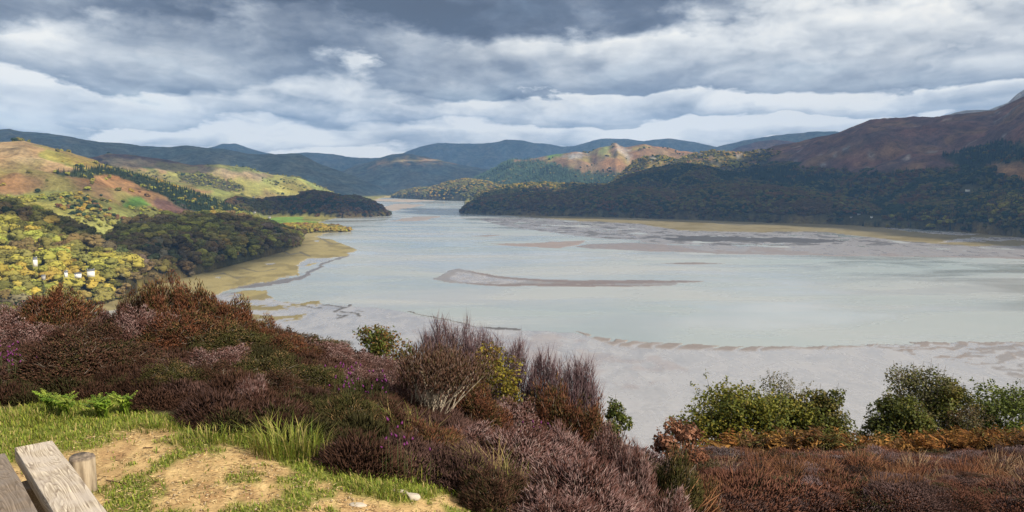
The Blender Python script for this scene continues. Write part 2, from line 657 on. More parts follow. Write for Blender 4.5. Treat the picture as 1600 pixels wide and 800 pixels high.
# each ridge: name, crest (px, py, distance), foot (px, distance), width of the back slope, cliffiness, noise
RIDGES = [
    ('near_slope', [(-160, 290, 1500), (0, 318, 1420), (60, 341, 1340), (110, 364, 1260), (150, 386, 1180), (190, 412, 1120), (215, 440, 1050)],
     [(-160, 860), (0, 920), (130, 1005), (215, 1100)], 700, 1.0),
    ('wooded_knoll', [(150, 405, 1330), (190, 362, 1480), (215, 352, 1560), (250, 347, 1640), (300, 343, 1720), (340, 341, 1780), (380, 345, 1800), (410, 353, 1800), (440, 365, 1790), (470, 381, 1770)],
     [(150, 1090), (200, 1145), (260, 1200), (330, 1330), (400, 1480), (440, 1600), (470, 1730)], 330, 1.3),
    ('sunny_hill', [(-160, 214, 2600), (0, 222, 2550), (37, 220, 2550), (75, 229, 2520), (112, 239, 2500), (150, 251, 2480), (169, 262, 2470), (206, 272, 2460), (244, 283, 2440), (300, 301, 2420), (337, 316, 2400), (375, 333, 2380), (405, 347, 2360)],
     [(-160, 1500), (0, 1500), (120, 1560), (250, 1850), (350, 2150), (405, 2330)], 700, 1.0),
    ('yellow_hill', [(200, 290, 3250), (240, 284, 3250), (275, 284, 3250), (300, 289, 3220), (325, 291, 3200), (362, 301, 3150), (410, 312, 3100), (450, 330, 3050)],
     [(200, 2800), (300, 2800), (450, 2980)], 350, 1.1),
    ('green_hill', [(100, 262, 4300), (142, 246, 4300), (169, 240, 4350), (206, 242, 4350), (262, 250, 4350), (300, 258, 4300), (345, 257, 4300), (382, 262, 4300), (425, 273, 4350), (460, 276, 4350), (487, 285, 4400), (515, 297, 4450), (532, 306, 4500)],
     [(100, 3500), (300, 3600), (450, 3900), (532, 4450)], 700, 1.0),
    ('dark_headland', [(335, 330, 3020), (350, 313, 3080), (370, 310, 3100), (405, 314, 3120), (435, 311, 3150), (465, 310, 3150), (475, 303, 3150), (492, 301, 3140), (515, 304, 3120), (535, 310, 3080), (555, 309, 3050), (572, 313, 3020), (590, 320, 2990), (602, 329, 2960), (610, 336, 2940)],
     [(335, 2960), (430, 2950), (500, 2880), (540, 2820), (610, 2925)], 220, 1.6),
    ('low_spit', [(425, 356, 2180), (440, 354, 2180), (465, 352, 2190), (500, 353, 2190), (530, 356, 2170), (548, 360, 2140)],
     [(425, 2100), (500, 2100), (548, 2125)], 60, 1.0),
    ('left_range', [(-160, 196, 7000), (0, 203, 7000), (15, 201, 7000), (37, 206, 7000), (75, 208, 7000), (112, 214, 7000), (150, 221, 6900), (187, 223, 6900), (225, 228, 6800), (262, 230, 6700), (292, 227, 6700), (319, 231, 6600), (350, 233, 6500), (387, 240, 6400), (430, 241, 6300), (455, 239, 6300), (470, 241, 6300), (485, 248, 6200), (500, 256, 6200), (525, 265, 6100), (550, 274, 6000), (580, 287, 5900), (612, 300, 5800)],
     [(-160, 5200), (300, 5100), (450, 5100), (550, 5400), (612, 5750)], 900, 1.0),
    ('blue_peak', [(290, 240, 11500), (325, 231, 11500), (350, 224.5, 11500), (367, 224, 11500), (385, 230, 11500), (405, 236, 11500), (430, 241, 11500), (480, 238, 11000), (520, 240, 11000), (540, 245, 11000), (580, 247, 10800), (640, 244, 10500), (690, 252, 10500)],
     [(290, 9500), (690, 9000)], 900, 1.0),
    ('round_hill', [(480, 282, 7900), (530, 268, 8000), (560, 258, 8100), (587, 249, 8200), (612, 241, 8200), (632, 239, 8200), (662, 244, 8100), (690, 251, 8000), (730, 259, 7900), (770, 266, 7800), (830, 275, 7700)],
     [(480, 6600), (600, 6000), (830, 6500)], 900, 1.0),
    ('far_mountain', [(560, 262, 11765), (600, 250, 11765), (631, 239, 11765), (656, 229, 11765), (684, 223, 11765), (709, 224, 11765), (756, 224, 11765), (780, 221, 11765), (791, 218, 11765), (816, 219, 11765), (834, 223, 11765), (859, 225, 11765), (878, 229, 11765), (897, 228, 11584), (928, 219, 11403), (941, 216, 11403), (975, 217, 11403), (1006, 220, 11403), (1044, 216, 11403), (1069, 219, 11403), (1094, 224, 11403), (1124, 230, 11403), (1180, 240, 11403)],
     [(560, 10200), (830, 10000), (1180, 10500)], 1200, 1.0),
    ('far_ridge', [(1080, 245, 10500), (1124, 228, 10500), (1169, 218, 10500), (1206, 212, 10500), (1262, 206, 10500), (1304, 205, 10500), (1330, 209, 10500), (1420, 240, 10500)],
     [(1080, 9000), (1420, 9000)], 900, 1.0),
    ('dark_ridge', [(1120, 245, 8200), (1150, 231, 8200), (1180, 222, 8200), (1206, 218, 8200), (1232, 220, 8200), (1262, 226, 8200), (1340, 245, 8200)],
     [(1120, 7200), (1340, 7200)], 700, 1.0),
    ('rocky_hill', [(725, 290, 6250), (744, 277, 6200), (775, 262, 6200), (787, 254, 6200), (800, 250, 6200), (816, 250, 6200), (831, 248, 6150), (859, 242, 6100), (881, 239, 6050), (900, 237, 6000), (919, 239, 6000), (934, 231, 6000), (953, 228, 6000), (962, 223, 6000), (968, 227, 6000), (975, 230, 6000), (994, 227, 6000), (1006, 224, 6000), (1025, 229, 6000), (1044, 230, 6000), (1062, 235, 6000), (1087, 238, 6000), (1130, 255, 6000)],
     [(725, 5700), (800, 5300), (950, 5100), (1130, 5200)], 800, 0.9),
    ('low_peninsula', [(612, 309, 5150), (628, 300, 5150), (653, 294, 5150), (672, 295, 5100), (703, 285, 5100), (731, 281, 5050), (756, 283, 5000), (778, 290, 4950), (800, 291, 4900), (860, 296, 4800), (950, 305, 4500)],
     [(612, 5080), (660, 4800), (720, 4500), (800, 4300), (950, 4200)], 350, 1.5),
    ('lit_spur', [(940, 300, 4250), (969, 273, 4300), (991, 251, 4350), (1012, 243, 4350), (1037, 244, 4350), (1059, 249, 4300), (1081, 241, 4350), (1094, 239, 4350), (1112, 235, 4350), (1146, 237, 4350), (1161, 239, 4350), (1184, 235, 4350), (1202, 233, 4350), (1240, 240, 4350), (1300, 262, 4350)],
     [(940, 3900), (1050, 3700), (1300, 3800)], 600, 0.9),
    ('brown_mountain', [(1170, 245, 4700), (1210, 228, 4700), (1244, 222, 4650), (1277, 214, 4600), (1311, 207, 4550), (1337, 196, 4500), (1360, 187, 4500), (1382, 184, 4450), (1405, 184, 4400), (1424, 181, 4400), (1454, 183, 4350), (1476, 181, 4300), (1502, 177, 4300), (1532, 174, 4300), (1555, 172, 4300), (1574, 162, 4300), (1600, 150, 4300), (1680, 122, 4300), (1780, 105, 4300)],
     [(1170, 3500), (1250, 2900), (1350, 2600), (1420, 2490), (1500, 2400), (1600, 2260), (1780, 2000)], 900, 1.05),
    ('grey_peak', [(1440, 190, 7000), (1480, 179, 7000), (1510, 172, 7000), (1545, 172, 7000), (1575, 160, 7000), (1590, 146, 7000), (1600, 140, 7000), (1650, 118, 7000), (1780, 90, 7000)],
     [(1440, 5700), (1780, 5600)], 900, 1.0),
    ('back_wood', [(742, 312, 3750), (757, 302, 3750), (772, 297, 3750), (803, 290, 3750), (831, 287, 3750), (866, 288, 3750), (928, 290, 3700), (985, 292, 3700), (1050, 300, 3600)],
     [(742, 3600), (860, 3450), (1050, 3300)], 300, 1.3),
    ('shaded_wood', [(930, 305, 3500), (969, 282, 3600), (990, 273, 3650), (1022, 265, 3650), (1053, 260, 3650), (1078, 258, 3650), (1097, 261, 3650), (1131, 270, 3600), (1157, 270, 3600), (1187, 263, 3700), (1230, 255, 3900), (1290, 262, 3800), (1350, 285, 3600)],
     [(930, 3150), (1050, 3000), (1350, 2900)], 500, 1.2),
    ('dark_point', [(719, 333, 3090), (731, 320, 3140), (750, 313, 3180), (775, 309, 3200), (800, 306, 3200), (830, 304, 3200), (869, 303, 3200), (890, 299, 3230), (912, 295, 3250), (969, 292, 3250), (1030, 297, 3200), (1100, 310, 3000)],
     [(719, 3070), (760, 2980), (860, 2880), (1000, 2770), (1100, 2700)], 280, 1.7),
    ('front_wood', [(1010, 341, 2760), (1022, 334, 2790), (1045, 317, 2860), (1075, 302, 2950), (1112, 290, 3000), (1157, 289, 3000), (1195, 292, 3000), (1244, 298, 2980), (1292, 305, 2930), (1337, 316, 2800), (1371, 328, 2700), (1385, 345, 2600)],
     [(1010, 2745), (1100, 2680), (1200, 2600), (1300, 2570), (1385, 2530)], 300, 1.6),
    ('right_wood', [(1350, 345, 2560), (1390, 330, 2620), (1440, 318, 2680), (1490, 315, 2700), (1540, 303, 2700), (1600, 302, 2650), (1780, 300, 2500)],
     [(1350, 2500), (1420, 2470), (1500, 2390), (1600, 2250), (1780, 2020)], 350, 1.3),
]
LAYER = {r[0]: i for i, r in enumerate(RIDGES)}
Zg = np.full(Dg.shape, -40.0)
LAY = np.full(Dg.shape, -1)
SEASIDE = {}
for i, (nm, crest, foot, wb, dome) in enumerate(RIDGES):
    cp = np.array(crest, float)
    ca, ct = pix_azt(cp[:, 0], cp[:, 1])
    fa, _ = pix_azt(np.array([f[0] for f in foot], float), 320.0)
    dc = np.interp(AZ, ca, cp[:, 2])
    zc = np.interp(AZ, ca, H + cp[:, 2] * ct * 1.0)
    df = np.interp(AZ, fa, [f[1] for f in foot])
    on = (AZ >= ca[0]) & (AZ <= ca[-1])
    if crest[0][0] < 0:
        on |= AZ < ca[0]
    if crest[-1][0] > 1700:
        on |= AZ > ca[-1]
    # small irregularities of the crest line
    zc = zc + 1.1 * (dc / F) * fbm(AZ * 60, AZ * 0 + i * 3.1, 4, 40 + i)
    zc = np.maximum(zc, 0.3)
    s = (Dg - df) / np.maximum(dc - df, 20)
    s1 = np.clip(s, 0, 1)
    front = (s1 ** (1.15 / dome)) * 0.55 + 0.45 * np.sin(s1 * math.pi / 2) ** 1.2
    if nm in ('dark_headland', 'dark_point', 'front_wood', 'low_peninsula', 'wooded_knoll', 'low_spit', 'right_wood'):
        front = np.sqrt(np.clip(1 - (1 - s1) ** 2, 0, 1)) ** 0.9
    tb = np.clip((Dg - dc) / wb, 0, 1)
    back = 1 - smoothstep(0, 1, tb) * 0.92
    prof = np.where(s < 1, front, back)
    # gullies and bumps, fading at foot and crest
    use = on[None, :] & (s > 0) & (Dg < (dc + wb)[None, :] + 30)
    z = np.full(Dg.shape, -40.0)
    xs, ys, ss = Xg[use], Yg[use], s1[use]
    sk_ = 0.012 * fbm(xs / 330, ys / 330, 4, 60 + i) * smoothstep(0.0, 0.35, np.abs(1 - s[use]))
    zcs = np.interp(AZg[use] + sk_, AZ, zc)
    amp = zcs * (0.20 if zc.max() > 120 else 0.10) * np.sin(ss * math.pi) ** 0.8
    rel = fbm(xs / 420, ys / 420, 5, 70 + i) - 0.35 * np.abs(fbm(xs / 260, ys / 500, 3, 90 + i))
    zz = zcs * prof[use] + amp * rel + (5.0 if zc.max() > 120 else 1.5) * np.sin(ss * math.pi) * fbm(xs / 75, ys / 75, 3, 95 + i)
    if nm in ('rocky_hill', 'brown_mountain', 'lit_spur'):
        crag = np.abs(fbm(xs / 130, ys / 130, 4, 7 + i))
        zz = zz - 26 * crag * smoothstep(0.45, 0.9, ss) * (s[use] < 1.0) * (0.2 + 0.8 * np.clip(1 - ss, 0, 1) * 3).clip(0, 1)
    z[use] = zz
    up = z > Zg
    Zg = np.where(up, z, Zg)
    LAY = np.where(up, i, LAY)
# valley floors behind the shores
floor = (Dg > 1250) & (Zg < 2.0)
leftland = np.interp(AZ, pix_azt(np.array([-100, 200, 400, 470, 540, 600, 615]), 330.0)[0], [1000, 1100, 1800, 2350, 2950, 5300, 6500])
fill = (Dg > leftland[None, :]) & (AZg < pix_azt(612, 303)[0])
rightland = np.interp(AZ, pix_azt(np.array([612, 720, 760, 860, 1000, 1200, 1400, 1600, 1800]), 335.0)[0], [5200, 3120, 3020, 2910, 2790, 2620, 2510, 2270, 2000])
fill |= (Dg > rightland[None, :] + 40) & (AZg >= pix_azt(725, 330)[0])
fill |= (Dg > 5700)
lowz = 2.5 + 1.5 * fbm(Xg / 300, Yg / 300, 3, 5)
up = fill & (Zg < lowz)
Zg = np.where(up, lowz, Zg)
LAY = np.where(up, len(RIDGES), LAY)
PXg, PYg = to_pix(Xg, Yg, Zg)

# ------------------------------------------------------------------ land cover
GRASS, BRACK, HEATH, ROCK, WOOD, MARSH, FIELD, MOOR, PALE, CONIF, SCRUB = range(11)
PAL = np.array([(0.21, 0.20, 0.055), (0.215, 0.125, 0.058), (0.105, 0.058, 0.046), (0.27, 0.25, 0.225), (0.055, 0.05, 0.022), (0.22, 0.17, 0.07),
                (0.11, 0.19, 0.035), (0.095, 0.105, 0.080), (0.29, 0.195, 0.10), (0.03, 0.042, 0.02), (0.19, 0.18, 0.05)])
base_cover = {'near_slope': WOOD, 'wooded_knoll': WOOD, 'sunny_hill': SCRUB, 'yellow_hill': GRASS, 'green_hill': GRASS, 'dark_headland': WOOD,
              'low_spit': WOOD, 'left_range': MOOR, 'blue_peak': MOOR, 'round_hill': MOOR, 'far_mountain': MOOR, 'far_ridge': MOOR, 'dark_ridge': HEATH,
              'rocky_hill': BRACK, 'low_peninsula': WOOD, 'lit_spur': WOOD, 'brown_mountain': HEATH, 'grey_peak': ROCK, 'back_wood': WOOD,
              'shaded_wood': WOOD, 'dark_point': WOOD, 'front_wood': WOOD, 'right_wood': WOOD}
COV = np.full(Dg.shape, MARSH)
for nm, c in base_cover.items():
    COV[LAY == LAYER[nm]] = c
COV[LAY == len(RIDGES)] = GRASS
wpx = PXg + 16 * fbm(Xg / 110, Yg / 110, 4, 201) + 6 * fbm(Xg / 25, Yg / 25, 2, 203)
wpy = PYg + 8 * fbm(Xg / 110, Yg / 110, 4, 202)
PATCHES = [
    ('sunny_hill', PALE, [(-200, 222), (60, 222), (110, 240), (125, 262), (80, 285), (40, 270), (-200, 285)]),
    ('sunny_hill', GRASS, [(75, 226), (150, 250), (175, 268), (110, 262), (60, 240)]),
    ('sunny_hill', BRACK, [(-200, 272), (60, 268), (150, 268), (215, 275), (250, 300), (300, 322), (262, 332), (190, 318), (100, 302), (-200, 300)]),
    ('sunny_hill', HEATH, [(240, 310), (300, 318), (345, 342), (330, 352), (275, 346), (248, 330)]),
    ('sunny_hill', CONIF, [(88, 272), (110, 266), (172, 260), (250, 283), (335, 312), (412, 344), (395, 352), (340, 342), (290, 322), (240, 302), (180, 276), (92, 279)]),
    ('sunny_hill', FIELD, [(190, 310), (222, 309), (232, 322), (200, 326)]),
    ('green_hill', HEATH, [(100, 240), (300, 240), (330, 262), (300, 268), (180, 258), (100, 262)]),
    ('green_hill', PALE, [(150, 243), (200, 247), (330, 262), (430, 276), (400, 282), (300, 272), (180, 258)]),
    ('green_hill', WOOD, [(280, 272), (345, 276), (390, 300), (350, 304), (280, 285)]),
    ('yellow_hill', BRACK, [(240, 286), (300, 291), (340, 300), (250, 300)]),
    ('rocky_hill', CONIF, [(740, 262), (800, 250), (850, 252), (900, 264), (960, 272), (1010, 268), (1010, 320), (740, 320)]),
    ('rocky_hill', FIELD, [(850, 240), (885, 238), (884, 246), (852, 247)]),
    ('rocky_hill', GRASS, [(925, 232), (957, 228), (955, 243), (935, 242)]),
    ('rocky_hill', ROCK, [(965, 224), (982, 234), (990, 248), (976, 244), (966, 234)]),
    ('rocky_hill', ROCK, [(885, 242), (910, 238), (920, 242), (890, 250)]),
    ('brown_mountain', WOOD, [(1150, 245), (1250, 262), (1340, 270), (1440, 268), (1500, 262), (1800, 262), (1800, 400), (1150, 400)]),
    ('brown_mountain', CONIF, [(1480, 245), (1530, 232), (1620, 216), (1800, 190), (1800, 255), (1600, 252), (1500, 262)]),
    ('brown_mountain', BRACK, [(1540, 255), (1800, 245), (1800, 275), (1570, 278)]),
    ('shaded_wood', CONIF, [(1180, 262), (1340, 268), (1330, 280), (1240, 292), (1170, 280)]),
    ('shaded_wood', FIELD, [(1270, 250), (1315, 246), (1305, 262), (1268, 268)]),
    ('round_hill', PALE, [(575, 262), (600, 250), (640, 246), (720, 252), (700, 256), (620, 255)]),
    ('near_slope', SCRUB, [(50, 395), (62, 395), (60, 420), (48, 420)]),
]
for nm, c, poly in PATCHES:
    COV[(LAY == LAYER[nm]) & in_poly(wpx, wpy, poly)] = c
# crags and scree
hi = (LAY == LAYER['brown_mountain']) & (COV == HEATH)
COV[hi & (fbm(Xg / 130, Yg / 60, 4, 55) > 0.50)] = ROCK
hi = (LAY == LAYER['lit_spur'])
COV[hi & (fbm(Xg / 70, Yg / 70, 4, 56) > 0.42)] = ROCK
COV[hi & (fbm(Xg / 120, Yg / 120, 3, 57) < -0.18)] = BRACK
colr = PAL[COV].copy()
var = fbm(Xg / 160, Yg / 160, 5, 300)[..., None]
hue = fbm(Xg / 240, Yg / 240, 3, 310)[..., None]
colr *= (1 + 0.55 * var)
colr *= 1 + hue * np.array([0.35, 0.05, -0.2])
mix = smoothstep(0.05, 0.35, fbm(Xg / 210, Yg / 210, 4, 320))[..., None] * np.isin(COV, [BRACK, PALE, GRASS, HEATH])[..., None] * 0.6
colr = colr * (1 - mix) + mix * PAL[np.where(COV == GRASS, BRACK, np.where(COV == HEATH, BRACK, GRASS))] * 0.9
# soften the borders between covers
for _ in range(2):
    colr[1:-1, 1:-1] = 0.4 * colr[1:-1, 1:-1] + 0.15 * (colr[:-2, 1:-1] + colr[2:, 1:-1] + colr[1:-1, :-2] + colr[1:-1, 2:])
colr = np.clip(colr, 0.01, 0.6)

vid = np.arange(NC * NR).reshape(NR, NC)
Qall = np.stack([vid[:-1, :-1], vid[:-1, 1:], vid[1:, 1:], vid[1:, :-1]], -1)
flay = np.max(np.stack([LAY[:-1, :-1], LAY[:-1, 1:], LAY[1:, 1:], LAY[1:, :-1]]), 0)
# leave out what lies wholly under water
zmax = np.max(np.stack([Zg[:-1, :-1], Zg[:-1, 1:], Zg[1:, 1:], Zg[1:, :-1]]), 0)
GP = np.stack([Xg, Yg, Zg], -1).reshape(-1, 3)
GC = colr.reshape(-1, 3)
ZONES = [('hillside', ['near_slope', 'sunny_hill', 'yellow_hill', 'green_hill']),
         ('headland', ['wooded_knoll', 'dark_headland', 'low_spit']),
         ('mountains', ['left_range', 'blue_peak', 'round_hill', 'far_mountain', 'far_ridge', 'dark_ridge', 'grey_peak']),
         ('hills', ['rocky_hill', 'low_peninsula', 'lit_spur', 'back_wood', 'shaded_wood', 'dark_point', 'front_wood', 'right_wood']),
         ('mountain', ['brown_mountain']),
         ('valley_floor', [])]
ZLAB = {'hillside': 'sunlit green and russet hills rising from the left shore', 'headland': 'low wooded headlands jutting into the estuary from the left',
        'mountains': 'hazy blue mountain ranges on the horizon', 'hills': 'rocky and wooded hills along the right shore',
        'mountain': 'high brown moorland mountain at the far right', 'valley_floor': 'flat grassy valley floor between the hills'}
for nm, ls in ZONES:
    ids = [LAYER[l] for l in ls] or [len(RIDGES)]
    fm = np.isin(flay, ids) & (zmax > -3)
    q = Qall[fm]
    u, inv = np.unique(q.ravel(), return_inverse=True)
    o = mesh_obj(nm, GP[u], inv.reshape(-1, 4), M_LAND, None, GC[u], True)
    tag(o, ZLAB[nm], nm.replace('_', ' '), kind='structure')


def ground_z(az, d):
    """height of the far land at polar positions"""
    fi = np.clip((np.log(d) - math.log(700.0)) / (math.log(15500.0) - math.log(700.0)) * (NR - 1), 0, NR - 1.001)
    fj = np.clip((az - AZ[0]) / (AZ[-1] - AZ[0]) * (NC - 1), 0, NC - 1.001)
    i, j = fi.astype(int), fj.astype(int)
    a, b = fi - i, fj - j
    z = (Zg[i, j] * (1 - a) + Zg[i + 1, j] * a) * (1 - b) + (Zg[i, j + 1] * (1 - a) + Zg[i + 1, j + 1] * a) * b
    return z, np.round(fi).astype(int), np.round(fj).astype(int)


# running horizon: which grid points the viewpoint region can see (with a margin for tree height)
TAN = (Zg - H) / Dg
RUN = np.maximum.accumulate(TAN, 0)
VIS = (TAN + 16.0 / Dg) >= RUN

# ------------------------------------------------------------------ estuary: water sheet and the bed of sand, mud and salt marsh
wv_n = 64
mesh_obj_water = mesh_obj('water', [(-9000, 180, 0), (9000, 180, 0), (9000, 14500, 0), (-9000, 14500, 0)], np.array([(0, 1, 2, 3)]), M_WATER)
tag(mesh_obj_water, 'pale grey green tidal water of the estuary', 'water', kind='structure')

pyrows = np.concatenate([np.linspace(760, 420, 340), np.linspace(419.5, 297, 300)])
BA = np.radians(np.linspace(-41, 41, 1300))
_, bt = pix_azt(800.0, pyrows)
BD = H / -bt
BAg, BDg = np.meshgrid(BA, BD)
BX, BY = BDg * np.sin(BAg), BDg * np.cos(BAg)
BPX, BPY = to_pix(BX, BY, np.zeros_like(BX))
w1 = fbm(BX / 60, BY / 60, 4, 401)
w2 = fbm(BX / 18, BY / 18, 3, 402)
w3 = fbm(BX / 150, BY / 150, 3, 403)
scale_y = np.clip((BPY - 290) / 150, 0.15, 1.4)
qx = BPX + (9 * w1 + 3 * w2) * np.clip(scale_y, 0.4, 1.2)
qy = BPY + (5 * w1 + 2 * w2) * scale_y
BZ = np.full(BX.shape, -0.9)
BC = np.tile(np.array([0.25, 0.22, 0.20]), BX.shape + (1,))
WET = np.ones(BX.shape)


def lay(poly, z, col, wet, warp=1.0, cond=None):
    px = BPX + (qx - BPX) * warp
    py = BPY + (qy - BPY) * warp
    m = in_poly(px, py, poly)
    if cond is not None:
        m &= cond
    BZ[m] = z if np.isscalar(z) else z[m]
    BC[m] = col
    WET[m] = wet if np.isscalar(wet) else wet[m]
    return m


SAND, DRY, MUD, DARKMUD, MARSHC, MARSH2 = (0.295, 0.288, 0.296), (0.205, 0.175, 0.163), (0.195, 0.18, 0.178), (0.085, 0.08, 0.08), (0.26, 0.215, 0.10), (0.19, 0.155, 0.07)
# great near flat
NEARFLAT = [(380, 455), (440, 470), (520, 476), (600, 483), (650, 492), (740, 510), (815, 516), (900, 522), (960, 533), (1040, 540), (1150, 545), (1300, 541), (1400, 537), (1720, 531), (1800, 780), (-200, 780), (-200, 470), (200, 470)]
lay(NEARFLAT, 0.16, SAND, 0.95, 0.5)
lay([(640, 515), (850, 525), (1000, 545), (1080, 580), (1000, 610), (880, 600), (700, 560)], 0.17, (0.27, 0.245, 0.245), 0.9, 1.5, (w1 + 0.6 * w2) > 0.02)
lay([(900, 519), (960, 529), (1050, 538), (1200, 543), (1330, 540), (1400, 537), (1300, 546), (1180, 549), (1050, 547), (960, 541)], 0.42, DRY, 0.35, 0.5, np.sin(BPX / 7 + BPY / 2 + 6 * w1) > -0.75)
rip = np.sin((BPX * 0.6 + (BPY - 535) * 4.0) / 9 + 7 * w1 + 4 * w2)
lay([(1340, 536), (1480, 534), (1720, 531), (1720, 590), (1560, 574), (1420, 554)], 0.30, DRY, 0.45, 0.7, rip > (BPY - 536) / 40 - 0.25)
lay([(1480, 540), (1720, 538), (1720, 620), (1600, 600)], 0.22, MUD, 0.7, 1.0, rip > 0.55)
lay([(745, 511), (780, 511), (815, 514), (812, 516), (770, 515)], 0.35, DARKMUD, 0.4, 0.3)
# middle sandbar and slivers
lay([(676, 437), (690, 430), (703, 423), (716, 420), (740, 424), (780, 431), (850, 437), (950, 438), (1050, 438), (1105, 439), (1060, 443), (1050, 448), (900, 448), (780, 447), (700, 442)], 0.26, MUD, 0.75, 0.45)
lay([(716, 420), (740, 424), (780, 431), (850, 437), (950, 438), (1050, 438), (1110, 439), (1050, 442), (900, 445), (1040, 447), (900, 448.5), (780, 447), (690, 441), (780, 444), (890, 443), (840, 440), (760, 432)], 0.40, (0.16, 0.13, 0.125), 0.5, 0.3)
lay([(704, 437), (716, 424), (740, 428), (780, 435), (830, 440), (780, 443), (720, 442)], 0.3, (0.30, 0.28, 0.275), 0.95, 0.5, w2 > -0.25)
lay([(1032, 411), (1080, 410), (1135, 412), (1080, 413.5)], 0.3, (0.17, 0.14, 0.13), 0.5, 0.2)
lay([(735, 369), (760, 367.5), (786, 367), (760, 370)], 0.3, DRY, 0.5, 0.2)
lay([(762, 381), (819, 380), (915, 376), (905, 382), (875, 388), (819, 386)], 0.3, (0.23, 0.185, 0.168), 0.5, 0.4)
lay([(897, 385), (944, 380), (990, 380), (1060, 383), (1200, 386), (1720, 396), (1720, 406), (1400, 401), (1200, 398), (1100, 396), (1006, 392), (928, 389)], 0.3, (0.185, 0.155, 0.148), 0.7, 0.5)
# mud of the far shore
MUDR = [(745, 342), (800, 339), (1000, 343), (1060, 358), (1180, 362), (1290, 361), (1350, 369), (1430, 377), (1520, 383), (1720, 383), (1720, 403), (1600, 402), (1400, 400), (1250, 397), (1100, 392), (1020, 380), (930, 372), (850, 362), (780, 352)]
lay(MUDR, 0.22, (0.20, 0.185, 0.185), 0.85, 0.6, w3 + 0.5 * w1 > -0.30)
lay(MUDR, 0.26, DARKMUD, 0.5, 1.2, (w1 + 0.4 * w2 > 0.16) & (BPY < 384))
lay([(1030, 372), (1100, 368), (1180, 371), (1260, 372), (1330, 377), (1260, 380), (1150, 377), (1060, 377)], 0.3, (0.06, 0.058, 0.06), 0.4, 0.8)
# salt marshes
MR = [(765, 335), (900, 336), (1000, 339), (1100, 342), (1200, 344), (1330, 346), (1600, 352), (1720, 354), (1720, 386), (1600, 384), (1520, 385), (1430, 379), (1350, 370), (1280, 362), (1180, 363), (1060, 360), (1000, 350), (900, 345)]
lay(MR, 0.8 + 0.2 * w1, (0.19, 0.158, 0.088), 0.0, 0.6)
lay(MR, 0.8, (0.15, 0.12, 0.055), 0.05, 1.0, w3 + 0.5 * w1 > 0.2)
lay([(1330, 346), (1365, 346), (1395, 351), (1420, 357), (1500, 364), (1540, 366), (1500, 368), (1420, 362), (1385, 357), (1360, 350)], 0.2, (0.30, 0.28, 0.28), 0.95, 0.7)
lay([(1400, 358), (1600, 361), (1720, 362), (1720, 364), (1560, 364), (1420, 361)], -0.5, DARKMUD, 0.9, 0.6)
lay([(1460, 379), (1520, 372), (1600, 371), (1600, 375), (1540, 377)], 0.2, (0.30, 0.28, 0.28), 0.95, 0.8)
ML = [(-200, 400), (100, 420), (300, 395), (430, 360), (470, 355), (500, 358), (553, 358), (548, 362), (515, 364), (490, 370), (520, 375), (557, 390), (540, 400), (500, 410), (470, 416), (466, 430), (430, 437), (390, 445), (350, 455), (300, 475), (-200, 520)]
lay(ML, 0.8 + 0.25 * w1, MARSHC, 0.0, 0.8)
lay(ML, 0.6, MARSH2, 0.1, 1.0, (w1 > 0.15) & (BPY > 372))
lay([(358, 452), (395, 444), (470, 431), (500, 412), (553, 396), (540, 402), (505, 414), (475, 436), (400, 450)], 0.2, (0.13, 0.115, 0.11), 0.8, 0.5)
lay([(480, 404), (520, 405), (505, 410), (480, 412), (470, 418), (462, 415)], 0.05, (0.3, 0.3, 0.3), 1.0, 0.6)
for q in ([(415, 413), (428, 411), (430, 413), (420, 415)], [(334, 434), (346, 433), (344, 435.5)], [(487, 377), (500, 376), (497, 378)]):
    lay(q, 0.1, (0.32, 0.32, 0.33), 1.0, 0.5)
lay([(355, 462), (380, 455), (418, 454), (420, 462), (440, 472), (503, 472), (505, 477), (470, 480), (440, 481), (478, 490), (470, 500), (420, 505), (400, 525), (360, 500)], 0.55, MARSH2, 0.2, 1.2, w1 + w2 * 0.6 > -0.12)
lay([(375, 457), (418, 454), (412, 462), (372, 470)], 0.6, MARSHC, 0.0, 0.8)


def lay_line(pts, wd, z, col, wet):
    px = BPX + (qx - BPX) * 0.5
    py = BPY + (qy - BPY) * 0.5
    best = np.full(BPX.shape, 1e9)
    for (x0, y0), (x1, y1) in zip(pts[:-1], pts[1:]):
        dx, dy = x1 - x0, (y1 - y0) * 2.5
        k_ = np.clip(((px - x0) * dx + (py - y0) * 2.5 * dy) / (dx * dx + dy * dy), 0, 1)
        best = np.minimum(best, np.hypot(px - x0 - k_ * dx, (py - y0) * 2.5 - k_ * dy))
    m = best < wd * (0.75 + 0.8 * np.clip(w2 + 0.4, 0, 1))
    BZ[m] = z
    BC[m] = col
    WET[m] = wet


CRK = (0.075, 0.072, 0.072)
for p_, w_ in (([(503, 476), (520, 477), (535, 481)], 2.2), ([(522, 486), (530, 482), (541, 480), (549, 477)], 2.4), ([(533, 487), (548, 488), (558, 490), (563, 495)], 2.4),
               ([(527, 492), (533, 494), (543, 493)], 2.2), ([(530, 499), (536, 497), (541, 494)], 2.0), ([(470, 478), (490, 481), (500, 480)], 1.6),
               ([(555, 484), (566, 486)], 1.6), ([(640, 488), (700, 500), (745, 512)], 1.4)):
    lay_line(p_, w_, 0.5, CRK, 0.4)
for p_ in ([(330, 430), (350, 428), (372, 436), (392, 432)], [(440, 392), (452, 398), (470, 395), (484, 401)], [(500, 372), (515, 380), (530, 381)], [(380, 420), (400, 424), (430, 420)],
           [(1120, 349), (1150, 352), (1175, 350)], [(1440, 350), (1480, 357), (1540, 356)]):
    lay_line(p_, 1.5, 0.3, (0.10, 0.085, 0.05), 0.5)
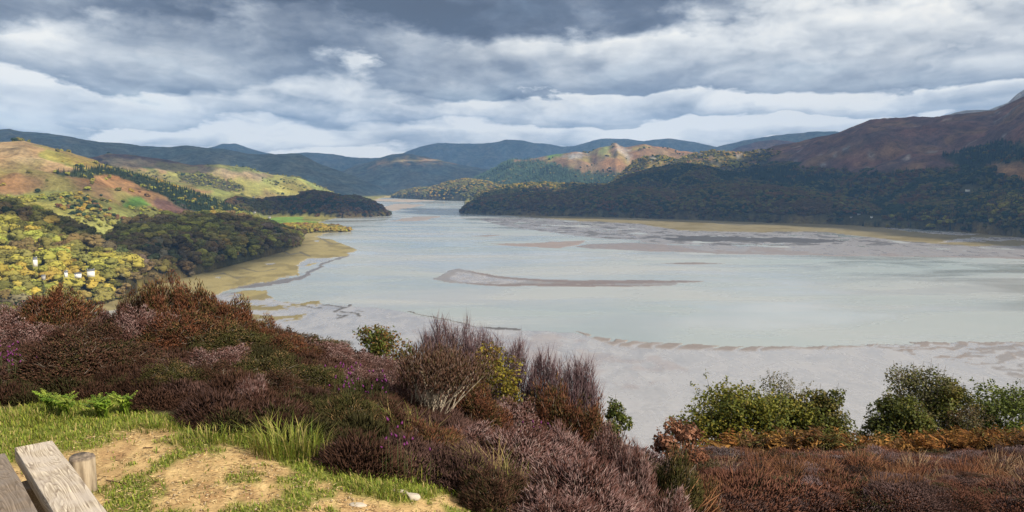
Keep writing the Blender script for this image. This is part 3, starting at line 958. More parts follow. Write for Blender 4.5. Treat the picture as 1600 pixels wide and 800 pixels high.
# golden far flats at the head of the estuary
lay([(505, 304), (560, 302), (640, 300), (625, 303), (614, 309), (560, 310), (530, 309)], 0.6, (0.32, 0.25, 0.09), 0.0, 0.2)
lay([(595, 324), (620, 318), (668, 320), (640, 325), (612, 330)], 0.3, (0.31, 0.255, 0.205), 0.5, 0.5)
lay([(605, 346), (650, 338), (692, 338), (660, 345)], 0.3, (0.25, 0.21, 0.185), 0.5, 0.5)
lay([(560, 311), (620, 311), (690, 313), (640, 316), (580, 314)], 0.3, (0.34, 0.27, 0.2), 0.5, 0.5)
BZ += 0.05 * w2 * (BZ > 0)
for it in range(5):
    for arr in ((BC,) if it else (BC,)):
        m_ = np.zeros_like(arr)
        m_[1:-1, 1:-1] = 0.4 * arr[1:-1, 1:-1] + 0.15 * (arr[:-2, 1:-1] + arr[2:, 1:-1] + arr[1:-1, :-2] + arr[1:-1, 2:])
        near_ = ((BPY > 520) & ((BPX < 1330) | (BPY > 590))) | (it < 1)
        near_[[0, -1], :] = False
        near_[:, [0, -1]] = False
        arr[near_] = m_[near_]
bn = BX.shape
bid = np.arange(bn[0] * bn[1]).reshape(bn)
BQ = np.stack([bid[:-1, :-1], bid[:-1, 1:], bid[1:, 1:], bid[1:, :-1]], -1)
bed_kind = np.zeros(bn, int)
bed_kind[(WET < 0.25)] = 1
fk = bed_kind[:-1, :-1]
zm = np.max(np.stack([BZ[:-1, :-1], BZ[:-1, 1:], BZ[1:, 1:], BZ[1:, :-1]]), 0)
for nm, k, lab in (('tidal_flats', 0, 'wet sand and mud flats bared by the tide'), ('salt_marsh', 1, 'ochre salt marsh along the estuary shores')):
    fm = (fk == k) & (zm > 0.0)
    q = BQ[fm]
    u, inv = np.unique(q.ravel(), return_inverse=True)
    o = mesh_obj(nm, np.stack([BX, BY, BZ], -1).reshape(-1, 3)[u], inv.reshape(-1, 4), M_BED, None, BC.reshape(-1, 3)[u], True,
                 {'wet': WET.ravel()[u]})
    tag(o, lab, 'shore', kind='structure')

# ------------------------------------------------------------------ unseen cloud deck, shaped to throw shade on chosen ridges and leave others sunlit
CLOUD_Z = 2800.0
SHADE = {   # ridges that lie in cloud shadow, with the sunlit part given as polygons in the photo
    'left_range': [], 'blue_peak': [], 'far_mountain': [], 'far_ridge': [], 'dark_ridge': [], 'grey_peak': [],
    'round_hill': [[(575, 262), (605, 249), (650, 246), (720, 250), (760, 253), (700, 255), (620, 255)]],
    'brown_mountain': [], 'front_wood': [], 'right_wood': [], 'dark_point': [],
    'shaded_wood': [], 'back_wood': [[(735, 280), (990, 275), (990, 299), (880, 297), (800, 301), (740, 312)]],
    'lit_spur': [[(960, 225), (1235, 220), (1225, 252), (1180, 268), (1110, 268), (1085, 258), (1040, 262), (985, 285), (960, 285)]],
    'dark_headland': [], 'wooded_knoll': [[(180, 330), (420, 330), (420, 352), (340, 349), (260, 356), (225, 372), (180, 400)], [(140, 395), (215, 395), (240, 430), (140, 440)]],
    'near_slope': [[(-200, 338), (20, 343), (70, 364), (105, 384), (130, 380), (230, 400), (230, 480), (-200, 480)], [(-200, 280), (30, 300), (20, 326), (-200, 320)]],
}
sx, sy, sz = SUNV
cell = 32.0
CX0, CY0 = -10000.0, -3000.0
CN = int(21000 / cell)
grid_s = np.zeros((CN, CN))
grid_l = np.zeros((CN, CN))
shade_m = np.zeros(Dg.shape, bool)
spx = PXg + 10 * fbm(Xg / 200, Yg / 200, 3, 601)
spy = PYg + 5 * fbm(Xg / 200, Yg / 200, 3, 602)
for nm, lits in SHADE.items():
    m = LAY == LAYER[nm]
    for poly in lits:
        m &= ~in_poly(spx, spy, poly)
    shade_m |= m
gm = (LAY == LAYER['green_hill']) & in_poly(spx, spy, [(90, 235), (270, 235), (335, 262), (300, 270), (200, 258), (90, 258)])
shade_m |= gm


def vote(grid, X, Y, Z):
    k = (CLOUD_Z - Z) / sz
    cx, cy = X + sx * k, Y + sy * k
    i = ((cx - CX0) / cell).astype(int)
    j = ((cy - CY0) / cell).astype(int)
    ok = (i >= 0) & (i < CN) & (j >= 0) & (j < CN)
    np.add.at(grid, (i[ok], j[ok]), 1.0)


vis = (TAN + 2.0 / Dg) >= RUN
sel = vis & shade_m
vote(grid_s, Xg[sel], Yg[sel], Zg[sel])
sel = vis & ~shade_m & (LAY >= 0)
vote(grid_l, Xg[sel], Yg[sel], Zg[sel])
bl = ((BPX < 640) & (BPY > 330)) | (BPY > 480)
vote(grid_l, BX[bl], BY[bl], np.zeros(int(bl.sum())))
fx, fy = np.meshgrid(np.linspace(-60, 60, 30), np.linspace(-20, 200, 40))
vote(grid_l, fx.ravel(), fy.ravel(), np.full(fx.size, 145.0))


def blur(a, n):
    for _ in range(n):
        a = (np.roll(a, 1, 0) + np.roll(a, -1, 0) + 2 * a) / 4
        a = (np.roll(a, 1, 1) + np.roll(a, -1, 1) + 2 * a) / 4
    return a


gs = blur(np.minimum(grid_s, 1), 3)
gl = blur(np.minimum(grid_l, 1), 3) * 0.8
share = gs / (gs + gl + 1e-4)
share = np.where(gs + gl < 0.002, 0.0, share)
share = blur(share, 2)
cxs, cys = np.meshgrid(CX0 + (np.arange(CN) + 0.5) * cell, CY0 + (np.arange(CN) + 0.5) * cell, indexing='ij')
# nothing of the deck comes below 13 degrees as seen from the viewpoint, so that it stays out of view
dist_c = np.hypot(cxs, cys)
share = share + 0.08 * fbm(cxs / 500, cys / 500, 4, 71)
share = np.where((CLOUD_Z - H - 150) / dist_c < math.tan(math.radians(12.8)), 0, share)
thick = smoothstep(0.38, 0.62, share)
mk = thick > 0.02
fm = mk[:-1, :-1] & mk[1:, :-1] & mk[1:, 1:] & mk[:-1, 1:]
cid = np.arange(CN * CN).reshape(CN, CN)
q = np.stack([cid[:-1, :-1], cid[1:, :-1], cid[1:, 1:], cid[:-1, 1:]], -1)[fm]
u, inv = np.unique(q.ravel(), return_inverse=True)
q = inv.reshape(-1, 4)
bumps = fbm(cxs / 260, cys / 260, 4, 81)
top = CLOUD_Z + thick * (120 + 90 * bumps) + 2
bot = CLOUD_Z - thick * (70 + 60 * bumps) - 2
Vt = np.stack([cxs, cys, top], -1).reshape(-1, 3)[u]
Vb = np.stack([cxs, cys, bot], -1).reshape(-1, 3)[u]
n = len(u)
ed = np.concatenate([q[:, [0, 1]], q[:, [1, 2]], q[:, [2, 3]], q[:, [3, 0]]])
key = np.sort(ed, 1)
_, first, cnt = np.unique(key[:, 0].astype(np.int64) * n + key[:, 1], return_index=True, return_counts=True)
be = ed[first[cnt == 1]]
rimq = np.stack([be[:, 0], be[:, 0] + n, be[:, 1] + n, be[:, 1]], -1)
mc, t, b = new_mat('cloud')
b.inputs['Base Color'].default_value = (0.9, 0.91, 0.93, 1)
b.inputs['Roughness'].default_value = 1.0
b.inputs['Specular IOR Level'].default_value = 0.0
tr = t.node('ShaderNodeBsdfTranslucent')
tr.inputs['Color'].default_value = (0.95, 0.96, 0.98, 1)
mx = t.node('ShaderNodeMixShader')
mx.inputs[0].default_value = 0.65
t.L.new(b.outputs[0], mx.inputs[1])
t.L.new(tr.outputs[0], mx.inputs[2])
tp = t.node('ShaderNodeBsdfTransparent')
m2 = t.node('ShaderNodeMixShader')
t.put(m2.inputs[0], t.smooth(attr(t, 'thick').outputs['Fac'], 0.0, 0.55))
t.L.new(tp.outputs[0], m2.inputs[1])
t.L.new(mx.outputs[0], m2.inputs[2])
t.L.new(m2.outputs[0], t.N['Material Output'].inputs['Surface'])
deck = mesh_obj('shade_clouds', np.concatenate([Vt, Vb]), np.concatenate([q, q[:, ::-1] + n, rimq]), mc, None, None, True,
                {'thick': np.concatenate([thick.ravel()[u]] * 2)})
tag(deck, 'unseen cloud layer shaped to cast shade on parts of the hills', 'shade_clouds', kind='stuff')

# ------------------------------------------------------------------ air
HAZE = True
if HAZE:
    hb = MB()
    hb.box((-9500, -60, -2), (9500, 15800, 1250))
    mh = bpy.data.materials.new('haze')
    mh.use_nodes = True
    t = NT(mh.node_tree)
    t.N.clear()
    pv = t.node('ShaderNodeVolumePrincipled')
    pv.inputs['Color'].default_value = (0.26, 0.52, 1.0, 1)
    pv.inputs['Density'].default_value = 0.000041
    pv.inputs['Anisotropy'].default_value = 0.0
    o_ = t.node('ShaderNodeOutputMaterial')
    t.L.new(pv.outputs[0], o_.inputs['Volume'])
    hz = hb.build('haze', mh)
    tag(hz, 'pale blue haze filling the valley air', 'haze', kind='stuff')

# ------------------------------------------------------------------ scatter of far woods (stuff)
def proto_obj(name, mb, mat):
    o = mb.build(name, mat)
    COL.objects.unlink(o)
    return o


def scatter(name, P, S, R, tint, protos, label, cat, idx=None, kind='stuff'):
    """P points, S scale (n,3), R rotation (n,3), tint (n,3): ONE object of instanced plants"""
    n = len(P)
    me = bpy.data.meshes.new(name)
    me.vertices.add(n)
    me.vertices.foreach_set('co', np.asarray(P, np.float32).ravel())
    for k, v in (('sc', S), ('ro', R)):
        a = me.attributes.new(k, 'FLOAT_VECTOR', 'POINT')
        a.data.foreach_set('vector', np.asarray(v, np.float32).ravel())
    a = me.attributes.new('tint', 'FLOAT_COLOR', 'POINT')
    c = np.ones((n, 4), np.float32)
    c[:, :3] = tint
    a.data.foreach_set('color', c.ravel())
    a = me.attributes.new('pick', 'INT', 'POINT')
    a.data.foreach_set('value', (RNG.integers(0, len(protos), n) if idx is None else idx).astype(np.int32))
    me.update()
    o = bpy.data.objects.new(name, me)
    COL.objects.link(o)
    g = bpy.data.node_groups.new(name + '_scatter', 'GeometryNodeTree')
    g.interface.new_socket('Geometry', in_out='INPUT', socket_type='NodeSocketGeometry')
    g.interface.new_socket('Geometry', in_out='OUTPUT', socket_type='NodeSocketGeometry')
    gi = g.nodes.new('NodeGroupInput')
    go = g.nodes.new('NodeGroupOutput')
    ip = g.nodes.new('GeometryNodeInstanceOnPoints')
    jn = g.nodes.new('GeometryNodeJoinGeometry')
    for p in protos:
        oi = g.nodes.new('GeometryNodeObjectInfo')
        oi.inputs['Object'].default_value = p
        oi.inputs['As Instance'].default_value = True
        g.links.new(oi.outputs['Geometry'], jn.inputs[0])

    def na(nm, dt):
        x = g.nodes.new('GeometryNodeInputNamedAttribute')
        x.data_type = dt
        x.inputs['Name'].default_value = nm
        return x.outputs['Attribute']
    g.links.new(gi.outputs[0], ip.inputs['Points'])
    g.links.new(jn.outputs[0], ip.inputs['Instance'])
    ip.inputs['Pick Instance'].default_value = True
    g.links.new(na('pick', 'INT'), ip.inputs['Instance Index'])
    e2r = g.nodes.new('FunctionNodeEulerToRotation')
    g.links.new(na('ro', 'FLOAT_VECTOR'), e2r.inputs[0])
    g.links.new(e2r.outputs[0], ip.inputs['Rotation'])
    g.links.new(na('sc', 'FLOAT_VECTOR'), ip.inputs['Scale'])
    g.links.new(ip.outputs[0], go.inputs[0])
    md = o.modifiers.new('scatter', 'NODES')
    md.node_group = g
    tag(o, label, cat, kind=kind)
    return o


def ico(sub):
    t_ = (1 + 5 ** 0.5) / 2
    V = [(-1, t_, 0), (1, t_, 0), (-1, -t_, 0), (1, -t_, 0), (0, -1, t_), (0, 1, t_), (0, -1, -t_), (0, 1, -t_), (t_, 0, -1), (t_, 0, 1), (-t_, 0, -1), (-t_, 0, 1)]
    Fs = [(0, 11, 5), (0, 5, 1), (0, 1, 7), (0, 7, 10), (0, 10, 11), (1, 5, 9), (5, 11, 4), (11, 10, 2), (10, 7, 6), (7, 1, 8), (3, 9, 4), (3, 4, 2), (3, 2, 6), (3, 6, 8), (3, 8, 9), (4, 9, 5), (2, 4, 11), (6, 2, 10), (8, 6, 7), (9, 8, 1)]
    V = [np.array(v) / np.linalg.norm(v) for v in V]
    for _ in range(sub):
        cache, out = {}, []

        def mid(a, b):
            k = (min(a, b), max(a, b))
            if k not in cache:
                m = V[a] + V[b]
                V.append(m / np.linalg.norm(m))
                cache[k] = len(V) - 1
            return cache[k]
        for a, b, c in Fs:
            ab, bc, ca = mid(a, b), mid(b, c), mid(c, a)
            out += [(a, ab, ca), (b, bc, ab), (c, ca, bc), (ab, bc, ca)]
        Fs = out
    return np.array(V), np.array(Fs)


def far_crown(seed, nclump=9, leaf=0.13):
    """a unit-high broadleaf crown: lumps of foliage with loose leaf faces on them"""
    r = np.random.default_rng(seed)
    mb = MB()
    V0, F0 = ico(1)
    for k in range(nclump):
        a = r.uniform(0, 2 * math.pi)
        rad = r.uniform(0.0, 0.34)
        zc = r.uniform(0.34, 0.78) - rad * 0.5
        c = np.array([math.cos(a) * rad, math.sin(a) * rad, zc])
        s = r.uniform(0.17, 0.27)
        V = V0 * s * (1 + r.normal(0, 0.13, (len(V0), 1))) * np.array([1, 1, 0.8]) + c
        shade = r.uniform(0.88, 1.12)
        cc = np.clip(r.normal(shade, 0.07, (len(V), 1)), 0.4, 1.6) * np.ones(3)
        mb.add(V, T=F0, C=cc)
        nl = 26
        d = r.normal(size=(nl, 3))
        d /= np.linalg.norm(d, axis=1, keepdims=True)
        mb.leaves(c + d * s * np.array([1, 1, 0.8]) * 1.05, d + r.normal(0, 0.5, (nl, 3)), r.normal(size=(nl, 3)), leaf, leaf * 0.8,
                  np.clip(r.normal(shade * 1.05, 0.12, (nl, 1)), 0.5, 1.6) * np.ones(3))
    mb.tube([(0, 0, -0.15), (0, 0, 0.5)], [0.035, 0.02], 4, (0.5, 0.45, 0.4))
    return mb


def far_conifer(seed):
    r = np.random.default_rng(seed)
    mb = MB()
    n = 9
    for k in range(n):
        z = 0.12 + 0.86 * k / n
        rad = 0.21 * (1 - z) ** 0.8 + 0.02
        m = 8
        ang = np.arange(m) * 2 * math.pi / m + r.uniform(0, 6)
        rr = rad * r.uniform(0.6, 1.15, m)
        ring = np.stack([np.cos(ang) * rr, np.sin(ang) * rr, np.full(m, z) + r.normal(0, 0.012, m)], -1)
        V = np.concatenate([[[0, 0, z + 0.17]], ring])
        T = [(0, 1 + i, 1 + (i + 1) % m) for i in range(m)]
        mb.add(V, T=T, C=np.clip(r.normal(1, 0.15, (m + 1, 1)), 0.5, 1.5) * np.ones(3))
    mb.tube([(0, 0, -0.1), (0, 0, 0.9)], [0.025, 0.006], 4, (0.5, 0.4, 0.35))
    return mb


BROAD = [proto_obj('broadleaf', far_crown(100 + k), M_CROWN) for k in range(6)]
CONE = [proto_obj('conifer', far_conifer(200 + k), M_CROWN) for k in range(3)]

# tints of each wood (linear albedo): list of (colour, weight)
GOLD, LIME, OLIVE, BROWN, DGREEN, RUSSET, GREYB, YELLOW = (0.29, 0.21, 0.04), (0.24, 0.23, 0.045), (0.14, 0.13, 0.036), (0.115, 0.080, 0.037), (0.038, 0.058, 0.026), (0.15, 0.085, 0.035), (0.14, 0.115, 0.075), (0.25, 0.215, 0.042)
MIXES = {
    'near_slope': [(GOLD, 2.6), (YELLOW, 1.2), (LIME, 3.5), (OLIVE, 4.5), (BROWN, 1.6), (GREYB, 0.5), (DGREEN, 0.3)],
    'wooded_knoll': [(GOLD, 0.7), (LIME, 1.0), (OLIVE, 4), (BROWN, 3), (GREYB, 0.4), (DGREEN, 0.4)],
    'sunny_hill': [(LIME, 3), (OLIVE, 3), (GOLD, 1), (DGREEN, 1.2), (RUSSET, 0.3)],
    'green_hill': [(OLIVE, 3), (LIME, 2), (DGREEN, 1)],
    'yellow_hill': [(OLIVE, 2), (GOLD, 2)],
    'dark_headland': [(OLIVE, 2), (BROWN, 3), (RUSSET, 1), (DGREEN, 1)],
    'low_spit': [(GOLD, 3), (YELLOW, 2), (OLIVE, 1), (RUSSET, 1)],
    'low_peninsula': [(OLIVE, 3), (BROWN, 1.5), (GOLD, 1.5), (DGREEN, 1)],
    'rocky_hill': [(DGREEN, 3), (OLIVE, 2), (GOLD, 0.6)],
    'lit_spur': [(OLIVE, 2), (GOLD, 1.6), (DGREEN, 1), (LIME, 0.6)],
    'back_wood': [(OLIVE, 3), (GOLD, 1.5), (DGREEN, 1.5), (BROWN, 1)],
    'shaded_wood': [(DGREEN, 3), (OLIVE, 2.2), (BROWN, 1)],
    'dark_point': [(BROWN, 3), (OLIVE, 2), (DGREEN, 1), (RUSSET, 0.5)],
    'front_wood': [(BROWN, 3), (OLIVE, 2.4), (DGREEN, 1.2), (RUSSET, 0.4)],
    'right_wood': [(DGREEN, 2.4), (OLIVE, 2.4), (BROWN, 1), (LIME, 0.4)],
    'brown_mountain': [(DGREEN, 3), (OLIVE, 2.2), (BROWN, 1.2), (RUSSET, 0.4)],
}
# open spots round the houses and fields
CLEAR = [[(390, 336), (490, 334), (500, 346), (440, 350), (395, 350)], [(1225, 337), (1290, 337), (1300, 350), (1230, 350)], [(1315, 335), (1378, 335), (1378, 352), (1315, 352)],
         [(98, 427), (150, 425), (152, 433), (98, 434)], [(51, 409), (60, 409), (59, 414), (51, 414)], [(1500, 290), (1525, 290), (1522, 302), (1498, 302)],
         [(95, 362), (112, 362), (112, 372), (95, 372)], [(255, 388), (285, 388), (285, 406), (258, 408)]]


def plant(names, dens_fn, seed, step):
    """candidate tree sites on the given ridges"""
    r = np.random.default_rng(seed)
    out = []
    for nm in names:
        i = LAYER[nm]
        crest = RIDGES[i][1]
        dmin = min(f[1] for f in RIDGES[i][2])
        dmax = max(c[2] for c in crest) + 260
        a0 = max(pix_azt(crest[0][0], 300.0)[0], AZ[0])
        a1 = min(pix_azt(crest[-1][0], 300.0)[0], AZ[-1])
        if crest[0][0] < 0:
            a0 = AZ[0]
        if crest[-1][0] > 1700:
            a1 = AZ[-1]
        area = 0.5 * (a1 - a0) * (dmax ** 2 - dmin ** 2)
        n = int(area / step[nm] ** 2)
        az = r.uniform(a0, a1, n)
        d = np.sqrt(r.uniform(dmin ** 2, dmax ** 2, n))
        z, gi, gj = ground_z(az, d)
        ok = (LAY[gi, gj] == i) & VIS[gi, gj] & (z > 0.6)
        az, d, z, gi, gj = az[ok], d[ok], z[ok], gi[ok], gj[ok]
        x, y = d * np.sin(az), d * np.cos(az)
        cov = COV[gi, gj]
        dens, con = dens_fn(nm, cov, x, y)
        keep = r.uniform(size=len(az)) < dens
        px, py = to_pix(x, y, z)
        for poly in CLEAR:
            keep &= ~in_poly(px, py, poly)
        mixl = MIXES[nm]
        w = np.array([m[1] for m in mixl], float)
        # neighbouring trees tend to be of one kind
        f = fbm(x / 120, y / 120, 4, 500 + i) * 1.1 + r.uniform(-0.3, 0.3, len(x))
        rank = np.argsort(np.argsort(f)) / max(len(f), 1)
        order = np.cumsum(w / w.sum())
        pick = np.searchsorted(order, rank * 0.9999)
        tint = np.array([m[0] for m in mixl])[np.clip(pick, 0, len(mixl) - 1)]
        tint = tint * np.clip(r.normal(1, 0.12, (len(x), 1)), 0.6, 1.5) * (1 + r.normal(0, 0.05, (len(x), 3)))
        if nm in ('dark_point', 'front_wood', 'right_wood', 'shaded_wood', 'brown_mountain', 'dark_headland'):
            tint = tint * np.array([0.80, 0.74, 0.58])  # shaded ridges get a lowered tint, so part of their shade is painted in
        iscon = con > r.uniform(size=len(x))
        tint = np.where(iscon[:, None], np.array((0.075, 0.115, 0.06) if nm == 'rocky_hill' else (0.024, 0.034, 0.016)) * np.clip(r.normal(1, 0.2, (len(x), 1)), 0.5, 1.6), tint)  # conifers on rocky_hill tinted brighter: sunlight painted into their colour
        hgt = np.where(iscon, r.uniform(11, 19, len(x)), r.uniform(9, 17, len(x)))
        if nm in ('near_slope', 'wooded_knoll'):
            hgt = np.where(iscon, hgt, hgt * r.choice([0.6, 0.9, 1.1, 1.45], len(x), p=[0.25, 0.3, 0.25, 0.2]))
            tint = (tint * 0.85 + 0.15 * tint.mean(0)) * np.where(r.uniform(size=(len(x), 1)) < 0.12, 0.6, 1.22 if nm == 'near_slope' else 1.25)
        if nm in ('sunny_hill', 'low_spit', 'lit_spur', 'green_hill'):
            hgt *= 0.75
        k = keep
        out.append((np.stack([x, y, z], -1)[k], hgt[k], tint[k], iscon[k]))
    return [np.concatenate([o[j] for o in out]) for j in range(4)]


def dens_fn(nm, cov, x, y):
    n = fbm(x / 110, y / 110, 3, 77)
    d = np.zeros(len(x))
    con = np.zeros(len(x))
    d[cov == WOOD] = 1.0
    d[cov == CONIF] = 1.0
    con[cov == CONIF] = 0.9
    con[cov == WOOD] = 0.015
    if nm == 'sunny_hill':
        m = cov == SCRUB
        d[m] = np.clip(0.25 + 1.7 * n, 0.03, 0.9)[m]
        d[(cov == GRASS) | (cov == BRACK)] = 0.03
    if nm == 'green_hill':
        m = cov == GRASS
        d[m] = np.clip(-0.05 + 1.4 * n, 0.02, 0.7)[m]
    if nm in ('rocky_hill',):
        m = cov == BRACK
        d[m] = np.clip(-0.2 + 0.9 * n, 0, 0.3)[m]
    if nm == 'lit_spur':
        d[cov == WOOD] = np.clip(0.55 + 1.6 * n, 0, 1)[cov == WOOD]
        d[cov == BRACK] = 0.15
    if nm in ('shaded_wood', 'brown_mountain', 'right_wood'):
        w = cov == WOOD
        con[w] = np.clip(0.1 + 1.2 * fbm(x / 260, y / 260, 2, 78), 0, 0.75)[w]
    if nm == 'brown_mountain':
        d[cov == HEATH] = np.clip(-0.3 + 1.0 * n, 0, 0.0)[cov == HEATH]
    return d, con


STEP = {'near_slope': 8.2, 'wooded_knoll': 7.6, 'sunny_hill': 9.0, 'green_hill': 13, 'yellow_hill': 14, 'dark_headland': 7.5, 'low_spit': 5.0, 'low_peninsula': 11, 'rocky_hill': 12,
        'lit_spur': 9.5, 'back_wood': 8.5, 'shaded_wood': 9.0, 'dark_point': 8.0, 'front_wood': 7.6, 'right_wood': 7.6, 'brown_mountain': 9.0}
GROVES = [('woodland', ['near_slope', 'wooded_knoll', 'sunny_hill', 'green_hill', 'low_spit', 'dark_headland'], 'autumn woods of gold, lime and olive crowns on the left shore'),
          ('woodland', ['dark_point', 'front_wood', 'right_wood', 'shaded_wood', 'back_wood', 'low_peninsula', 'lit_spur', 'rocky_hill', 'brown_mountain'], 'dark mixed woods covering the slopes of the right shore')]
for k, (nm, names, lab) in enumerate(GROVES):
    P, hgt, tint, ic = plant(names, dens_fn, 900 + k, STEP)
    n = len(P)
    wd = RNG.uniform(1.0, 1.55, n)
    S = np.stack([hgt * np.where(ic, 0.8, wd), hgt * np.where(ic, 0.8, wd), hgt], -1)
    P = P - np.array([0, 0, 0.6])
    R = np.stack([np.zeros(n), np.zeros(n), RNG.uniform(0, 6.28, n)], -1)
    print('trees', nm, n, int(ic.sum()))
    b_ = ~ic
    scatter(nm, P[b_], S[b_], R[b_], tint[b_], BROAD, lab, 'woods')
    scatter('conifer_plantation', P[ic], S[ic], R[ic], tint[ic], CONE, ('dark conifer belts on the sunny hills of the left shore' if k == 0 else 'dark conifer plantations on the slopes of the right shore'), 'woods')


# ------------------------------------------------------------------ foreground hillside under the viewpoint
def softp(v, k):
    return k * np.logaddexp(0, np.asarray(v, float) / k)


def fg(x, y):
    """height of the near hillside (world z)"""
    x = np.asarray(x, float)
    y = np.asarray(y, float)
    s = x + 0.35 * (y - 4)
    e = -0.4 * softp(s + 0.6, 0.35) + 0.2 * softp(s - 10, 1.5)
    e = np.where(y < 2.5, e * np.clip((y + 3) / 5.5, 0.25, 1), e)
    u = x / np.maximum(y, 0.8)
    ye = np.interp(u, [-0.75, -0.1, 0.1, 0.13, 0.16, 0.2, 0.25, 0.75], [11, 10.3, 10.3, 11, 13, 22, 27, 30])
    r = np.hypot(x, y)
    z = -1.7 - 0.05 * np.clip(y - 4, -8, 60) + e - 0.78 * softp(y - ye, 0.6)
    wm = smoothstep(0.12, 0.20, u) * smoothstep(4.5, 9.5, y)
    zm = -1.45 - 0.308 * np.minimum(y, ye) - 0.78 * softp(y - ye, 0.6)
    z = z * (1 - wm) + zm * wm
    z = z + 0.035 * fbm(x * 0.9, y * 0.9, 4, 801) * np.clip(r / 3, 0.3, 1) + 0.30 * fbm(x * 0.22, y * 0.22, 4, 802) * smoothstep(9, 18, r)
    z = z + 2.5 * fbm(x * 0.03, y * 0.03, 3, 803) * smoothstep(35, 90, r)
    z = np.where(y < -2, z + 0.18 * (-2 - y), z)
    return np.maximum(z, -H - 3.0) + H


def on_ray(px, Y, py=None):
    """x (and z) of the photo ray through px (py) at forward distance Y"""
    X, Yd, Z = pix_dir(px, 600.0 if py is None else py)
    if py is None:
        return X / Yd * Y
    return X / Yd * Y, H + Z / Yd * Y


def ground_hit(px, py):
    X, Yd, Z = pix_dir(px, py)
    tt = np.linspace(1.5, 60, 3000)
    x, y, z = X * tt, Yd * tt, H + Z * tt
    k = np.argmax(z < fg(x, y))
    return x[k], y[k], float(fg(x[k], y[k]))


ga = np.unique(np.concatenate([np.linspace(-180, -48, 60), np.linspace(-48, 48, 560), np.linspace(48, 180, 60)]))[:-1]
ga = np.radians(ga)
gr = np.exp(np.linspace(math.log(0.35), math.log(430.0), 460))
GA, GR = np.meshgrid(ga, gr)
fx_, fy_ = GR * np.sin(GA), GR * np.cos(GA)
fz_ = fg(fx_, fy_)
DIRT = [(70, 694), (150, 674), (255, 668), (330, 690), (400, 702), (440, 728), (480, 742), (560, 775), (620, 788), (700, 775), (745, 790), (800, 860), (900, 1400), (-900, 1400), (-300, 780), (40, 712)]
TURF = [(-300, 650), (0, 640), (60, 622), (200, 618), (245, 648), (330, 668), (420, 668), (480, 692), (560, 742), (640, 755), (700, 762), (800, 800), (860, 850), (980, 1400), (-900, 1400)]


def near_cover(x, y):
    """dirt 0..1 and turf 0..1 at near ground points"""
    px, py = to_pix(x, y, fg(x, y))
    n = fbm(x * 1.6, y * 1.6, 4, 811)
    n2 = fbm(x * 5, y * 5, 3, 812)
    qx_, qy_ = px + 30 * n + 12 * n2, py + 14 * n + 8 * n2
    near = (np.hypot(x, y) < 9) & (y > -1.5)
    front = y > 0.8
    dirt = (in_poly(qx_, qy_, DIRT) & front) | (~front & (np.hypot(x, y) < 4))
    turf = (in_poly(qx_, qy_, TURF) & front & near) | dirt
    return dirt & near, turf


dirt, turf = near_cover(fx_, fy_)
gn = fbm(fx_ * 2.2, fy_ * 2.2, 4, 821)
gn2 = fbm(fx_ * 9, fy_ * 9, 3, 822)
gc = np.tile(np.array([0.045, 0.034, 0.022]), fx_.shape + (1,))
gc[turf] = (0.16, 0.18, 0.04)
gc[dirt] = (0.43, 0.285, 0.135)
straw = dirt & (gn2 > 0.05)
gc[straw] = (0.52, 0.37, 0.18)
patchy = dirt & (gn + 0.3 * gn2 > 0.16)
gc[patchy] = (0.15, 0.17, 0.04)
bare = dirt & (gn + 0.4 * gn2 < -0.36)
gc[bare] = (0.33, 0.20, 0.10)
far_ = np.hypot(fx_, fy_) > 34
gc[far_] = (0.06, 0.07, 0.025)
for _ in range(2):
    gc[1:-1, 1:-1] = 0.5 * gc[1:-1, 1:-1] + 0.125 * (gc[:-2, 1:-1] + gc[2:, 1:-1] + gc[1:-1, :-2] + gc[1:-1, 2:])
gc *= (1 + 0.22 * gn2)[..., None]
gc = np.clip(gc, 0.01, 0.8)
gid = np.arange(GA.size).reshape(GA.shape)
gq = np.stack([gid[:-1, :], np.roll(gid, -1, 1)[:-1, :], np.roll(gid, -1, 1)[1:, :], gid[1:, :]], -1).reshape(-1, 4)
cap = MB()
mg, t, b = new_mat('near_ground')
geo = t.node('ShaderNodeNewGeometry')
n1 = t.noise(geo.outputs['Position'], 9.0, 6, 0.65)
n2 = t.noise(geo.outputs['Position'], 45.0, 4, 0.65)
k = t.node('ShaderNodeVectorMath', operation='SCALE')
t.L.new(attr(t, 'Col').outputs['Color'], k.inputs[0])
t.put(k.inputs['Scale'], t.math('MULTIPLY_ADD', n1, 0.7, t.math('MULTIPLY_ADD', n2, 0.9, 0.2)))
t.put(b.inputs['Base Color'], k.outputs[0])
b.inputs['Roughness'].default_value = 0.95
b.inputs['Specular IOR Level'].default_value = 0.05
bp = t.node('ShaderNodeBump')
bp.inputs['Strength'].default_value = 0.7
bp.inputs['Distance'].default_value = 0.03
t.put(bp.inputs['Height'], t.math('ADD', n1, t.math('MULTIPLY', n2, 0.5)))
t.L.new(bp.outputs[0], b.inputs['Normal'])
Vg = np.concatenate([np.stack([fx_, fy_, fz_], -1).reshape(-1, 3), [[0, 0, float(fg(0, 0))]]])
inner = np.stack([np.roll(gid[0], -1), gid[0], np.full(len(ga), GA.size)], -1)
tag(mesh_obj('ground', Vg, [gq, inner], mg, None, np.concatenate([gc.reshape(-1, 3), [[0.3, 0.22, 0.12]]]), True),
    'trodden straw coloured earth and turf of the viewpoint hillside', 'ground', kind='structure')

